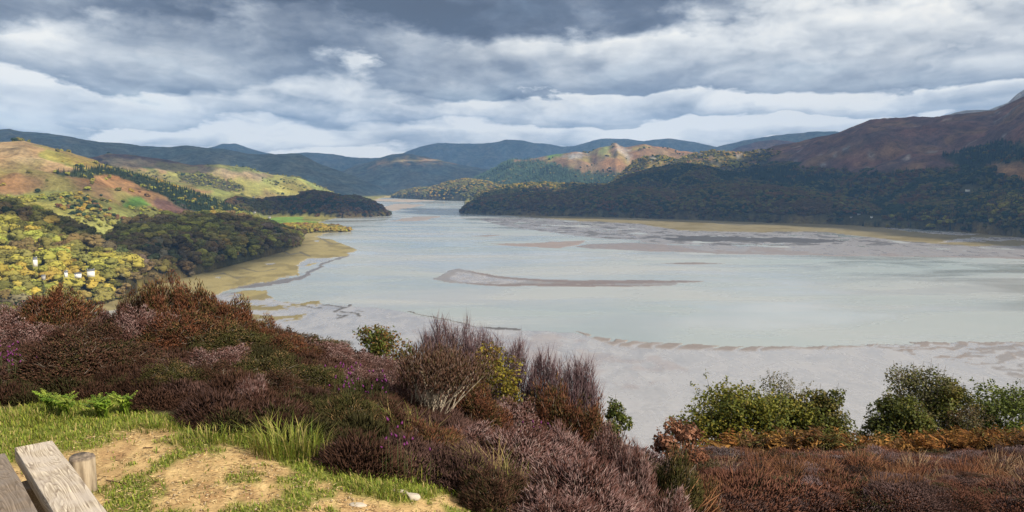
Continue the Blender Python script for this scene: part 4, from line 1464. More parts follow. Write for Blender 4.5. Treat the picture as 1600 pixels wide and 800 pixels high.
# ------------------------------------------------------------------ plant prototypes
HKIND = {
    'rust': ([(0.175, 0.066, 0.034), (0.105, 0.042, 0.026), (0.066, 0.056, 0.018), (0.27, 0.14, 0.065)], [3, 3, 2.4, 0.8], (0.030, 0.022, 0.014)),
    'dark': ([(0.076, 0.034, 0.024), (0.050, 0.032, 0.018), (0.140, 0.070, 0.046), (0.050, 0.046, 0.016)], [3, 2.4, 2, 1.6], (0.024, 0.018, 0.012)),
    'olive': ([(0.062, 0.064, 0.018), (0.095, 0.070, 0.028), (0.042, 0.042, 0.014), (0.26, 0.16, 0.075)], [3, 2, 2, 0.8], (0.026, 0.022, 0.012)),
    'lilac': ([(0.235, 0.142, 0.138), (0.35, 0.25, 0.235), (0.140, 0.066, 0.058), (0.095, 0.040, 0.033)], [3, 1.2, 3, 2.6], (0.060, 0.040, 0.032)),
}


def pick_cols(pal, w, n, var=0.2):
    w = np.array(w, float)
    c = np.array(pal)[RNG.choice(len(pal), n, p=w / w.sum())]
    return np.clip(c * np.clip(RNG.normal(1, var, (n, 1)), 0.4, 1.8), 0.008, 0.7)


def heather_parts(kind, n, stems=26, sl=(0.045, 0.115), sr=(0.0035, 0.0065)):
    """sprigs and woody stems of a unit heather bush (1 m wide and 1 m high before scaling)"""
    pal, w, base = HKIND[kind]
    d = rand_dirs(n)
    d[:, 2] = np.abs(d[:, 2]) ** 0.8
    d /= np.linalg.norm(d, axis=1, keepdims=True)
    az = np.arctan2(d[:, 1], d[:, 0])
    el = np.arcsin(np.clip(d[:, 2], 0, 1))
    p = RNG.uniform(0, 6.28, 6)
    lump = 1 + 0.13 * np.sin(3 * az + p[0] + 2 * el) + 0.10 * np.sin(5 * az + p[1] - 3 * el) + 0.09 * np.sin(7 * el + p[2] + 2 * az) + 0.06 * np.sin(11 * az + p[3] + 5 * el)
    rad = np.where(RNG.uniform(size=n) < 0.8, RNG.uniform(0.78, 1.0, n), RNG.uniform(0.4, 0.8, n)) * lump
    P = d * rad[:, None] * np.array([0.46, 0.46, 0.86])
    D = d * np.array([1, 1, 0.6]) * 0.55 + np.array([0, 0, 0.75]) + RNG.normal(0, 0.24, (n, 3))
    # neighbouring sprigs share their tone
    tone = np.sin(4 * az + p[4]) * np.sin(5 * el + p[5]) + RNG.normal(0, 0.55, n)
    order = np.argsort(np.argsort(tone)) / n
    cw = np.cumsum(np.array(w) / sum(w))
    c1 = np.array(pal)[np.searchsorted(cw, order * 0.9999)] * np.clip(RNG.normal(1, 0.22, (n, 1)), 0.45, 1.7)
    c0 = np.asarray(base) * np.clip(RNG.normal(1.1, 0.2, (n, 1)), 0.5, 1.6) + c1 * 0.25
    mb = MB()
    mb.spindles(P, D, RNG.uniform(*sl, n), RNG.uniform(*sr, n), c0, c1, 0.5)
    m = 420
    dd = rand_dirs(m)
    dd[:, 2] = np.abs(dd[:, 2])
    tc_ = np.array([(0.34, 0.29, 0.25), (0.20, 0.15, 0.12), (0.10, 0.07, 0.055)])[RNG.integers(0, 3, m)] * RNG.uniform(0.6, 1.2, (m, 1))
    mb.spindles(dd * RNG.uniform(0.7, 0.98, (m, 1)) * np.array([0.46, 0.46, 0.86]), dd * 0.5 + rand_dirs(m) * 0.8 + np.array([0, 0, 0.3]), RNG.uniform(0.08, 0.26, m), RNG.uniform(0.0014, 0.003, m), tc_, tc_, 0.3)
    st = MB()
    for k in range(stems):
        a = RNG.uniform(0, 6.28)
        e = RNG.uniform(0.25, 1.2)
        q = np.array([math.cos(a) * math.cos(e) * 0.42, math.sin(a) * math.cos(e) * 0.42, math.sin(e) * 0.8])
        m = q * 0.5 + RNG.normal(0, 0.03, 3) + np.array([0, 0, -0.06])
        st.tube([(q[0] * 0.08, q[1] * 0.08, -0.05), m, q], [0.009, 0.006, 0.003], 3, np.array([0.16, 0.12, 0.09]) * RNG.uniform(0.6, 1.5) if kind != 'lilac' else np.array([0.30, 0.25, 0.21]) * RNG.uniform(0.6, 1.2))
    return mb, st


def heather_proto(kind, n=12000, **kw):
    root = empty('heather_bush', (0, 0, 0))
    mb, st = heather_parts(kind, n, **kw)
    mb.build('sprigs', M_HEATH, root)
    st.build('stems', M_BARK, root)
    return root


PROTO = {k: [heather_proto(k) for _ in range(3)] for k in HKIND}
NEAR = {k: [heather_proto(k, 7000, sl=(0.09, 0.21), sr=(0.0035, 0.0065)) for _ in range(2)] for k in ('lilac', 'dark', 'rust', 'olive')}
USED = set()


def put_heather(px, Y, top, wpx, kind, label):
    x, zt = on_ray(px, Y, top)
    z = float(fg(x, Y))
    h = min(max(zt - z, 0.28), 1.25)
    w = wpx / F * Y * 1.08
    src = NEAR[kind][RNG.integers(0, 2)] if Y < 6.45 else PROTO[kind][RNG.integers(0, 3)]
    o = src if src.name not in USED else copy_tree(src)
    USED.add(src.name)
    USED.add(o.name)
    o.location = (x, Y, z - 0.03)
    o.rotation_euler = (RNG.normal(0, 0.09), RNG.normal(0, 0.09), RNG.uniform(0, 6.28))
    o.scale = (w, w * RNG.uniform(0.85, 1.1), h)
    tag(o, label, 'heather', 'heather bushes on the viewpoint hillside')


K = {'rust': 'rust brown', 'dark': 'dark brown', 'olive': 'olive green', 'lilac': 'faded lilac grey'}
HB = [
    # back row on the skyline, left to right
    (15, 9.9, 472, 120, 'lilac', 'pale mauve heather at the left edge of the skyline row'),
    (85, 9.6, 446, 110, 'rust', 'tufted rust heather peak in front of the white farmhouse'),
    (155, 9.9, 482, 80, 'lilac', 'low grey heather in the dip before the marsh, left of the tall hump'),
    (205, 9.6, 444, 80, 'dark', 'dark spiky heather starting the left side of the tall hump'),
    (250, 9.5, 431, 100, 'rust', 'highest rust heather top on the hump, against the marsh'),
    (305, 9.6, 440, 100, 'rust', 'bright rust heather just right of the hump top'),
    (352, 9.5, 462, 100, 'rust', 'rust orange heather on the descending right side of the hump'),
    (400, 9.5, 494, 100, 'rust', 'rust heather at the foot of the hump before the mud creeks'),
    (446, 9.6, 516, 95, 'dark', 'dark brown heather on the skyline under the small creeks'),
    (495, 9.6, 530, 95, 'olive', 'olive heather on the skyline left of the leafy green shrub'),
    (548, 9.9, 545, 80, 'rust', 'low rust heather at the left foot of the leafy green shrub'),
    # second row
    (40, 8.6, 500, 150, 'lilac', 'broad mauve heather mass below the left skyline'),
    (140, 8.4, 497, 140, 'dark', 'dark heather dome below the dip in the skyline'),
    (218, 8.7, 478, 120, 'lilac', 'grey heather between the dark dome and the tall hump'),
    (285, 8.5, 482, 150, 'rust', 'wide russet heather in the middle of the tall hump'),
    (355, 8.4, 505, 130, 'olive', 'green tinged heather on the right flank of the hump'),
    (430, 8.5, 538, 130, 'rust', 'russet heather below the skyline beneath the creeks'),
    (505, 8.6, 556, 110, 'lilac', 'silvery heather under the olive skyline bush'),
    (562, 8.7, 562, 110, 'lilac', 'lilac heather in front of the leafy green shrub'),
    (615, 8.9, 560, 100, 'lilac', 'lilac heather at the foot of the bare purple bush'),
    # third row
    (5, 7.4, 552, 130, 'dark', 'dark heather cut by the left picture edge above the turf'),
    (105, 7.1, 524, 190, 'dark', 'very large dark heather dome behind the green fern'),
    (195, 7.3, 538, 140, 'dark', 'dark heather adjoining the large dome on its right'),
    (265, 6.6, 578, 105, 'olive', 'yellow speckled round heather at the turf edge, centre left'),
    (335, 7.3, 558, 120, 'lilac', 'wispy pale heather with bare twigs right of the speckled round one'),
    (402, 7.0, 572, 140, 'olive', 'dark olive heather above the small faded turf edge clump'),
    (480, 6.9, 578, 140, 'olive', 'large olive heather above the tall bright grass'),
    (556, 7.4, 586, 110, 'lilac', 'lilac heather with purple flowers at its foot'),
    (612, 7.7, 574, 90, 'lilac', 'lilac heather left of the leggy pale stemmed one'),
    # front row along the turf
    (395, 6.1, 657, 56, 'lilac', 'smallest faded heather clump alone at the turf edge'),
    (330, 6.7, 615, 90, 'dark', 'dark low heather over the turf, left of the smallest clump'),
    (440, 6.5, 620, 80, 'dark', 'dark twiggy heather just behind the smallest clump'),
    (540, 5.8, 655, 110, 'olive', 'yellow flecked heather beside the tall bright grass'),
    (600, 6.0, 676, 90, 'dark', 'dark heather in the hollow under the leggy pale stemmed one'),
    (745, 7.4, 596, 110, 'rust', 'rust heather right of the leggy pale stemmed one'),
    (800, 7.7, 622, 130, 'lilac', 'silver lilac heather below the yellow leaved shrub'),
    (722, 5.9, 668, 130, 'lilac', 'mauve heather overhanging the turf end of the path'),
    (668, 5.5, 700, 110, 'rust', 'reddish heather at the path edge above the stones'),
    (800, 5.9, 668, 160, 'lilac', 'big frosted lilac heather in the middle of the slope'),
    (872, 6.4, 664, 140, 'lilac', 'frosted heather on the right shoulder of the slope'),
    (900, 5.0, 716, 180, 'lilac', 'nearest large grey heather at the bottom centre'),
    (965, 5.4, 752, 110, 'lilac', 'grey heather at the bottom, right of the nearest large one'),
    (862, 4.5, 770, 150, 'lilac', 'grey brown heather cut by the bottom picture edge'),
    (770, 4.7, 765, 110, 'dark', 'dark heather tuft at the bottom beside the path end'),
    (858, 7.9, 592, 110, 'rust', 'fox red round heather under the second bare bush'),
    (905, 7.6, 622, 110, 'rust', 'fox red heather next to the glossy green shrub'),
    (948, 7.0, 662, 90, 'lilac', 'grey heather on the slope rim below the glossy green shrub'),
    (985, 6.3, 700, 90, 'lilac', 'grey heather on the slope rim nearest the dead leaved sapling'),
    (1038, 7.3, 694, 105, 'olive', 'upright green heather in the gully below the dead leaved sapling'),
    (1000, 6.6, 745, 80, 'dark', 'dark heather in the gully left of the upright green one'),
    (1092, 7.8, 742, 100, 'rust', 'brown heather right of the upright green one'),
    (1045, 6.2, 772, 110, 'lilac', 'wiry grey heather at the bottom of the gully'),
    (1325, 13.0, 758, 130, 'dark', 'dark heather mound at the bottom of the lower moor'),
    (1560, 15.0, 752, 100, 'dark', 'dark heather mound at the bottom right of the moor'),
    (1205, 20.0, 702, 70, 'dark', 'dark heather mound at the top left of the moor'),
]
for (px, Y, top_, wpx, kind, lab) in HB:
    put_heather(px, Y, top_, wpx, kind, lab)

for ps in list(PROTO.values()) + list(NEAR.values()):
    for p in ps:
        if p.name not in USED:
            for ch in list(p.children):
                bpy.data.objects.remove(ch)
            bpy.data.objects.remove(p)

# ------------------------------------------------------------------ low heather and moor between the bushes (uncountable)
TUFT_COL = []


def tuft(n, spread, sl, sr, c0, c1, lean=0.45):
    mb = MB()
    a = RNG.uniform(0, 6.28, n)
    r = spread * np.sqrt(RNG.uniform(0, 1, n))
    P = np.stack([np.cos(a) * r, np.sin(a) * r, RNG.uniform(-0.05, 0.55, n) * (1 - (r / spread) ** 2 * 0.7)], -1)
    D = np.stack([np.cos(a) * r / spread * lean, np.sin(a) * r / spread * lean, np.ones(n)], -1) + RNG.normal(0, 0.3, (n, 3))
    v = np.clip(RNG.normal(1, 0.28, (n, 1)), 0.4, 1.8)
    mb.spindles(P, D, RNG.uniform(*sl, n), RNG.uniform(*sr, n), np.asarray(c0) * v * 0.6, np.asarray(c1) * v, 0.5)
    return mb


TUFTS = [proto_obj('heather_tuft', tuft(900, 0.55, (0.12, 0.32), (0.008, 0.014), (0.6, 0.55, 0.5), (1, 1, 1), 0.8), M_HEATH_T) for _ in range(4)]
MOORT = [proto_obj('moor_heather', tuft(1500, 0.6, (0.06, 0.16), (0.006, 0.011), (0.55, 0.5, 0.5), (1, 1, 1), 1.0), M_HEATH_T) for _ in range(4)]
WISPS = [proto_obj('straw_tuft', tuft(90, 0.5, (0.5, 1.0), (0.008, 0.014), (0.8, 0.8, 0.8), (1.1, 1.05, 1), 0.9), M_HEATH_T) for _ in range(3)]


def sow(n, xr, yr, seed):
    r = np.random.default_rng(seed)
    return r.uniform(*xr, n), r.uniform(*yr, n), r


# upper slope between the bushes
x, y, r = sow(9000, (-13, 6), (1.5, 13), 41)
d_, t_ = near_cover(x, y)
u = x / y
ye = np.interp(u, [-0.9, 0.1, 0.13, 0.16, 0.2], [11.4, 10.9, 11.5, 13, 13])
px, py = to_pix(x, y, fg(x, y))
ok = ~t_ & ~d_ & (u < 0.30) & (y < ye + 1.0) & (np.abs(u) < 1.0) & (np.hypot(x, y) > 3.2)
x, y, px, py = x[ok], y[ok], px[ok], py[ok]
n = len(x)
f = fbm(x * 0.5, y * 0.5, 3, 831) + r.normal(0, 0.15, n) + np.where(px > 520, 0.22, -0.08)
tint = np.where((f > 0.12)[:, None], np.array([[0.105, 0.060, 0.052]]), np.where((f > -0.18)[:, None], np.array([[0.062, 0.032, 0.022]]), np.array([[0.048, 0.044, 0.018]])))  # stem browns darkened further, painting deep shade between the bushes
tint = tint * np.clip(r.normal(1, 0.2, (n, 1)), 0.5, 1.6)
sc = r.uniform(0.18, 0.34, n)
scatter('low_heather', np.stack([x, y, fg(x, y) - 0.02], -1), np.stack([sc * 1.2, sc * 1.2, sc * r.uniform(0.75, 1.15, n)], -1),
        np.stack([r.normal(0, 0.12, n), r.normal(0, 0.12, n), r.uniform(0, 6.28, n)], -1), tint, TUFTS,
        'low mixed heather filling between the bushes on the slope', 'heather')
# the lower moor on the right
x, y, r = sow(16000, (0.8, 30), (6.5, 31), 42)
u = x / y
ye = np.interp(u, [0.13, 0.16, 0.2, 0.25, 0.9], [11, 13.5, 22, 27.5, 30])
ok = (u > 0.135) & (u < 0.80) & (y < ye + 0.4) & (y > 6.5 + 3 * (u > 0.2) + 2 * (u > 0.3))
x, y = x[ok], y[ok]
n = len(x)
px, py = to_pix(x, y, fg(x, y))
f = fbm(x * 0.22, y * 0.22, 4, 841) + 0.5 * fbm(x * 0.8, y * 0.8, 2, 842)
band = smoothstep(745, 705, py + 18 * f)
pal = np.array([(0.185, 0.128, 0.130), (0.140, 0.086, 0.078), (0.165, 0.074, 0.050), (0.075, 0.046, 0.038), (0.075, 0.066, 0.034), (0.23, 0.18, 0.185)])
pw = np.stack([1.2 * band + 0.2, 0.9 + 0 * band, 1.5 * (1 - band) + 0.05, 0.5 + 0 * f, 0.35 * (1 - band) + 0.05, 0.5 * band * (f > 0.1)], -1)
pw = pw * np.exp(np.stack([1.5 * f, -f, 1.4 * fbm(x * 0.5, y * 0.5, 2, 843), -2.2 * f, 2 * fbm(x * 0.6, y * 0.6, 2, 844), 2 * f], -1))
cum = np.cumsum(pw / pw.sum(1, keepdims=True), 1)
pick = (cum < r.uniform(size=(n, 1))).sum(1).clip(0, 5)
tint = pal[pick] * np.clip(r.normal(1, 0.2, (n, 1)), 0.5, 1.7)
sc = r.uniform(0.3, 0.62, n) * (1 + 0.9 * np.clip(f, -0.6, 0.8))
scatter('moor', np.stack([x, y, fg(x, y) - 0.03], -1), np.stack([sc * 1.35, sc * 1.35, sc * r.uniform(0.5, 0.95, n)], -1),
        np.stack([r.normal(0, 0.25, n), r.normal(0, 0.25, n), r.uniform(0, 6.28, n)], -1), tint, MOORT,
        'brown and mauve heather moor on the lower slope at the right', 'moor')
k = (r.uniform(size=n) < 0.035 * (1.15 - band)) & (y < 26)
x, y = x[k] + r.normal(0, 0.2, k.sum()), y[k] + r.normal(0, 0.2, k.sum())
m = len(x)
tint = np.array([(0.24, 0.12, 0.065), (0.32, 0.22, 0.14), (0.19, 0.085, 0.05)])[r.integers(0, 3, m)] * np.clip(r.normal(1, 0.2, (m, 1)), 0.5, 1.5)
sc = r.uniform(0.3, 0.6, m)
scatter('dead_grass', np.stack([x, y, fg(x, y)], -1), np.stack([sc, sc, sc], -1), np.stack([r.normal(0, 0.25, m), r.normal(0, 0.25, m), r.uniform(0, 6.28, m)], -1), tint, WISPS,
        'straw coloured dead grass and bracken litter among the moor heather', 'grass')

# ------------------------------------------------------------------ bracken belt along the far edge of the moor
def frond(nf=7):
    mb = MB()
    for k in range(nf):
        a = RNG.uniform(0, 6.28)
        L = RNG.uniform(0.6, 1.0)
        s_ = np.linspace(0, 1, 9)
        px_ = np.stack([np.cos(a) * 0.45 * L * s_ ** 1.6, np.sin(a) * 0.45 * L * s_ ** 1.6, L * (s_ - 0.28 * s_ ** 3)], -1)
        mb.tube(px_, 0.008 * (1 - 0.7 * s_), 3, (0.9, 0.8, 0.7))
        side = np.array([-math.sin(a), math.cos(a), 0])
        for j in range(3, 9):
            for sg in (-1, 1):
                l = 0.30 * (1 - (j - 3) / 7.5) * L
                c = px_[j] + side * sg * l * 0.5 + np.array([0, 0, -0.03])
                U = side * sg + RNG.normal(0, 0.25, 3)
                N = np.array([RNG.normal(0, 0.5), RNG.normal(0, 0.5), 1])
                mb.leaves(c[None], N[None], U[None], l, l * 0.32, np.array([[1.0, 1.0, 1.0]]) * RNG.uniform(0.6, 1.4), 0.1)
    return mb


FROND = [proto_obj('bracken_plant', frond(), M_HEATH_T) for _ in range(5)]
x, y, r = sow(5200, (4, 27), (20, 33), 43)
u = x / y
ye = np.interp(u, [0.2, 0.25, 0.75], [23, 27.6, 30])
lo = np.interp(u, [0.24, 0.3, 0.45, 0.62, 0.8], [2.0, 2.6, 2.8, 4.5, 6])
ok = (u > 0.245) & (u < 0.78) & (y > ye - lo + 1.1 * fbm(x * 0.4, y * 0.4, 2, 851)) & (y < ye + 0.9)
x, y = x[ok], y[ok]
n = len(x)
tint = np.array([(0.185, 0.080, 0.026), (0.135, 0.062, 0.026), (0.24, 0.125, 0.038), (0.11, 0.062, 0.03), (0.095, 0.085, 0.028)])[r.choice(5, n, p=[0.3, 0.25, 0.15, 0.2, 0.1])] * np.clip(r.normal(1, 0.2, (n, 1)), 0.5, 1.5)
ok = (fbm(x * 0.45, y * 0.6, 3, 855) + r.normal(0, 0.12, n)) > -0.10
x, y, tint = x[ok], y[ok], tint[ok]
n = len(x)
sc = r.uniform(0.6, 1.45, n)
scatter('bracken', np.stack([x, y, fg(x, y) - 0.03], -1), np.stack([sc, sc, sc], -1), np.stack([r.normal(0, 0.15, n), r.normal(0, 0.15, n), r.uniform(0, 6.28, n)], -1), tint, FROND,
        'orange autumn bracken belt in front of the trees', 'bracken')

# ------------------------------------------------------------------ turf: grass blades
x, y, r = sow(260000, (-6.5, 1.6), (1.8, 7.6), 44)
d_, t_ = near_cover(x, y)
px, py = to_pix(x, y, fg(x, y))
gnn = fbm(x * 2.2, y * 2.2, 4, 821) + 0.3 * fbm(x * 9, y * 9, 3, 822)
edge = np.minimum(1, np.maximum(0, (690 - py) / 45))
keep = t_ & np.where(d_, (gnn > 0.15) | (r.uniform(size=len(x)) < 0.025), r.uniform(size=len(x)) < 0.75)
x, y, d_, px, py = x[keep], y[keep], d_[keep], px[keep], py[keep]
n = len(x)
lng = fbm(x * 1.3, y * 1.3, 3, 861)
L = np.where(d_, r.uniform(0.010, 0.03, n), r.uniform(0.012, 0.04, n) * (1 + 1.2 * np.clip(lng, 0, 1)))
a = r.uniform(0, 6.28, n)
D = np.stack([np.cos(a), np.sin(a), np.zeros(n)], -1)
c = np.array([(0.24, 0.29, 0.036), (0.16, 0.225, 0.028), (0.31, 0.32, 0.055), (0.40, 0.32, 0.12)])[r.choice(4, n, p=[0.34, 0.28, 0.2, 0.18])]
c = c * np.clip(r.normal(1, 0.2, (n, 1)), 0.5, 1.5)
mb = MB()
mb.blades(np.stack([x, y, fg(x, y)], -1), D, L, r.uniform(0.0018, 0.004, n), c * 0.7, c)
tag(mb.build('turf_grass', M_FOL), 'short green turf grass fringing the trodden earth', 'grass', kind='stuff')


def tussock(px, py, wm, hm, nbl, cols, label, name='grass_tussock', cat='grass tussock'):
    x0, y0, z0 = ground_hit(px, py)
    a = RNG.uniform(0, 6.28, nbl)
    rr = wm * 0.5 * np.sqrt(RNG.uniform(0, 1, nbl))
    P = np.stack([np.cos(a) * rr, np.sin(a) * rr * 0.7, np.zeros(nbl)], -1)
    P[:, 2] = fg(x0 + P[:, 0], y0 + P[:, 1]) - z0
    aa = a + RNG.normal(0, 0.8, nbl)
    D = np.stack([np.cos(aa), np.sin(aa), np.zeros(nbl)], -1) * RNG.uniform(0.3, 1.6, (nbl, 1))
    c = np.array(cols)[RNG.integers(0, len(cols), nbl)] * np.clip(RNG.normal(1, 0.2, (nbl, 1)), 0.5, 1.5)
    mb = MB()
    mb.blades(P, D, hm * RNG.uniform(0.35, 1.1, nbl), RNG.uniform(0.0014, 0.0032, nbl), c * 0.65, c)
    o = mb.build(name, M_FOL)
    o.location = (x0, y0, z0)
    tag(o, label, cat, 'grass tussocks along the turf edge')


GREENB = [(0.22, 0.27, 0.035), (0.14, 0.20, 0.03), (0.30, 0.30, 0.06), (0.38, 0.31, 0.11)]
STRAWB = [(0.36, 0.27, 0.11), (0.28, 0.20, 0.08), (0.18, 0.17, 0.05)]
tussock(455, 712, 0.50, 0.25, 520, GREENB, 'tall bright green grass at the turf edge below the large olive heather')
tussock(330, 690, 0.5, 0.11, 260, GREENB, 'short bright grass fringe under the dark low heather')
tussock(640, 742, 0.5, 0.15, 300, GREENB, 'green grass in the hollow under the reddish heather')
tussock(775, 770, 0.45, 0.34, 300, STRAWB, 'pale straw grass tussock between the path end and the big heathers')
tussock(640, 695, 0.4, 0.30, 200, STRAWB + GREENB, 'mixed straw and green grass in front of the dark hollow heather')
tussock(810, 800, 0.5, 0.26, 300, GREENB, 'dark green grass tuft at the bottom edge by the path end')
tussock(590, 770, 0.35, 0.08, 260, GREENB, 'low green weed mat beside the white topped stone')
tussock(30, 655, 0.8, 0.10, 420, GREENB, 'grass strip at the left edge between fern and bench')
tussock(250, 668, 0.45, 0.09, 260, GREENB, 'short turf tuft below the yellow speckled round heather')

x, y, r = sow(60000, (-4.5, 1.2), (1.8, 6.2), 47)
d_, t_ = near_cover(x, y)
keep = d_ & (r.uniform(size=len(x)) < 0.25 + 0.6 * (fbm(x * 2.5, y * 2.5, 3, 871) > 0))
x, y = x[keep], y[keep]
n = len(x)
a = r.uniform(0, 6.28, n)
D = np.stack([np.cos(a), np.sin(a), r.normal(0.03, 0.12, n)], -1)
c = np.array([(0.58, 0.45, 0.24), (0.46, 0.31, 0.15), (0.25, 0.16, 0.085), (0.12, 0.08, 0.05)])[r.choice(4, n, p=[0.4, 0.3, 0.2, 0.1])] * np.clip(r.normal(1, 0.2, (n, 1)), 0.5, 1.5)
mb = MB()
mb.spindles(np.stack([x, y, fg(x, y) + 0.003], -1), D, r.uniform(0.02, 0.07, n), r.uniform(0.001, 0.0028, n), c, c, 0.5)
P = np.stack([x, y, fg(x, y) + 0.002], -1)[::9]
m = len(P)
mb.spindles(P, rand_dirs(m) * np.array([1, 1, 0.3]), r.uniform(0.008, 0.025, m), r.uniform(0.004, 0.010, m), np.array([0.30, 0.22, 0.14]), np.array([0.38, 0.30, 0.20]), 0.5)
tag(mb.build('straw_litter', M_BARK), 'dead straw and crumbs of earth littering the trodden path', 'litter', kind='stuff')

# ------------------------------------------------------------------ fern in front of the dark heather dome
x0, y0, z0 = ground_hit(135, 650)
fern = empty('fern', (x0, y0, z0))
tag(fern, 'bright green fern with pointed fronds below the large dark heather dome', 'fern')
for k in range(6):
    ox, oy = -0.30 + 0.12 * k + RNG.normal(0, 0.03), RNG.normal(0, 0.07)
    oz = float(fg(x0 + ox, y0 + oy)) - z0
    n = 13
    a = RNG.uniform(0, 6.28, n)
    D = np.stack([np.cos(a), np.sin(a) * 0.8, np.zeros(n)], -1) * RNG.uniform(0.5, 1.5, (n, 1))
    c = np.array([(0.22, 0.33, 0.035), (0.15, 0.25, 0.03), (0.30, 0.36, 0.06)])[RNG.integers(0, 3, n)] * RNG.uniform(0.75, 1.2, (n, 1))
    mb = MB()
    L = RNG.uniform(0.11, 0.21, n)
    P = np.array([[ox, oy, oz]]) + RNG.normal(0, 0.012, (n, 3)) * np.array([1, 1, 0])
    mb.blades(P, D, L, RNG.uniform(0.006, 0.011, n), c * 0.55, c)
    # leaflets along each frond
    s_ = np.linspace(0.35, 1.0, 8)
    for j in range(n):
        mid = P[j] + (np.array([0, 0, 0.62]) + D[j] * 0.18) * L[j]
        tip = P[j] + (np.array([0, 0, 0.85]) + D[j] * 0.55) * L[j]
        side = np.cross(D[j], [0, 0, 1.0])
        side /= np.linalg.norm(side)
        for q_, v_ in enumerate(s_):
            pt = mid + (tip - mid) * (v_ - 0.35) / 0.65 if v_ > 0.35 else mid
            for sg in (-1, 1):
                l = 0.055 * (1.1 - v_) + 0.008
                mb.leaves((pt + side * sg * l * 0.5)[None], np.array([[0, 0, 1.0]]) + RNG.normal(0, 0.2, (1, 3)), (side * sg + (tip - mid) * 3)[None], l, 0.014, c[j:j + 1] * RNG.uniform(0.8, 1.15), 0.15)
    mb.build('frond', M_FOL, fern)

# ------------------------------------------------------------------ shrubs and trees
def limb_tree(name, px, Y, top_py, wpx, trunk, clumps, leaf, nleaf, cols, label, cat='tree', depth=0.9, bark=(0.10, 0.085, 0.065), low=0.1, group=None, px2=None, seed=1, flat=1.0, cs=(0.16, 0.3), crown='crown', upright=0.0):
    """tapered trunk, limbs to every clump, leaves through the clump volumes. Widths come from the photo"""
    r = np.random.default_rng(seed)
    x0, zt = on_ray(px, Y, top_py)
    z0 = float(fg(x0, Y))
    h = max(zt - z0, 0.4)
    w = wpx / F * Y
    root = empty(name, (x0, Y, z0))
    tag(root, label, cat, group)
    tb = MB()
    lb = MB()
    sh = r.uniform(-0.04, 0.04, 2) * w
    fork = np.array([sh[0], sh[1], h * max(low, 0.12)])
    tb.tube([(0, 0, -0.15), fork * 0.5, fork], [trunk, trunk * 0.85, trunk * 0.7], 6, np.array(bark))
    for k in range(clumps):
        a = 2.399 * k + r.uniform(-0.4, 0.4)
        q = math.sqrt((k + 0.5) / clumps)
        ev = r.uniform(low, 0.92)
        env = math.sqrt(max(0.05, 1 - (max(0, ev - 0.35) / 0.68) ** 2)) * (0.72 + 0.28 * min(1, ev / 0.3))
        cx = math.cos(a) * q * env * w * 0.5 * 0.86
        cy = math.sin(a) * q * env * w * 0.5 * depth * 0.86
        cz = h * (ev * flat + (1 - flat) * 0.5)
        if k == 0:
            cx, cy, cz = 0, 0, h * 0.88
        c = np.array([cx, cy, cz])
        s_ = r.uniform(*cs) * min(w, h * 1.6) * 0.5
        mid = fork + (c - fork) * 0.5 + r.normal(0, 0.05, 3) * h
        lb.tube([fork, mid, c, c + (c - mid) * 0.25 + np.array([0, 0, s_ * (0.4 + upright)])], [trunk * 0.5, trunk * 0.3, trunk * 0.14, trunk * 0.05], 4, np.array(bark) * r.uniform(0.8, 1.3))
        m = int(nleaf / clumps * r.uniform(0.7, 1.3))
        d = r.normal(size=(m, 3))
        d /= np.linalg.norm(d, axis=1, keepdims=True)
        rad = r.uniform(0.15, 1.0, m) ** 0.55
        P = c + d * (rad * s_)[:, None] * np.array([1.15, 1.15, 0.85 + upright])
        P[:, 2] = np.maximum(P[:, 2], 0.03)
        N = d * 0.5 + np.array([0, 0, 0.6]) + r.normal(0, 0.55, (m, 3))
        tone = np.array(cols)[r.integers(0, len(cols))]
        cc = np.where(r.uniform(size=(m, 1)) < 0.55, tone, np.array(cols)[r.integers(0, len(cols), m)]) * np.clip(r.normal(1, 0.2, (m, 1)), 0.5, 1.6)
        ls = leaf * r.uniform(0.7, 1.3, m)
        mbx = lb if False else None
        CR.leaves(P, N, r.normal(size=(m, 3)), ls, ls * 0.62, cc, 0.18)
        # loose sprays breaking the outline
        for j in range(2):
            dv = r.normal(size=3)
            dv[2] = abs(dv[2]) * (1.2 + 2 * upright)
            dv /= np.linalg.norm(dv)
            tip = c + dv * s_ * r.uniform(1.15, 1.6)
            lb.tube([c, c + dv * s_ * 0.7, tip], [trunk * 0.1, trunk * 0.06, trunk * 0.025], 3, np.array(bark))
            mm = 9
            sp = np.linspace(0.75, 1.0, mm)[:, None]
            CR.leaves(c + (tip - c) * sp + r.normal(0, leaf * 0.5, (mm, 3)), r.normal(size=(mm, 3)) + np.array([0, 0, 0.6]), r.normal(size=(mm, 3)), leaf * r.uniform(0.7, 1.2, mm), leaf * 0.55, np.array(cols)[r.integers(0, len(cols), mm)], 0.18)
    return root, tb, lb


def leafy(*a, **kw):
    global CR
    CR = MB()
    crown = kw.get('crown', 'crown')
    root, tb, lb = limb_tree(*a, **kw)
    tb.build('trunk', M_BARK, root)
    lb.build('branches', M_BARK, root)
    CR.build(crown, M_FOL, root)
    return root


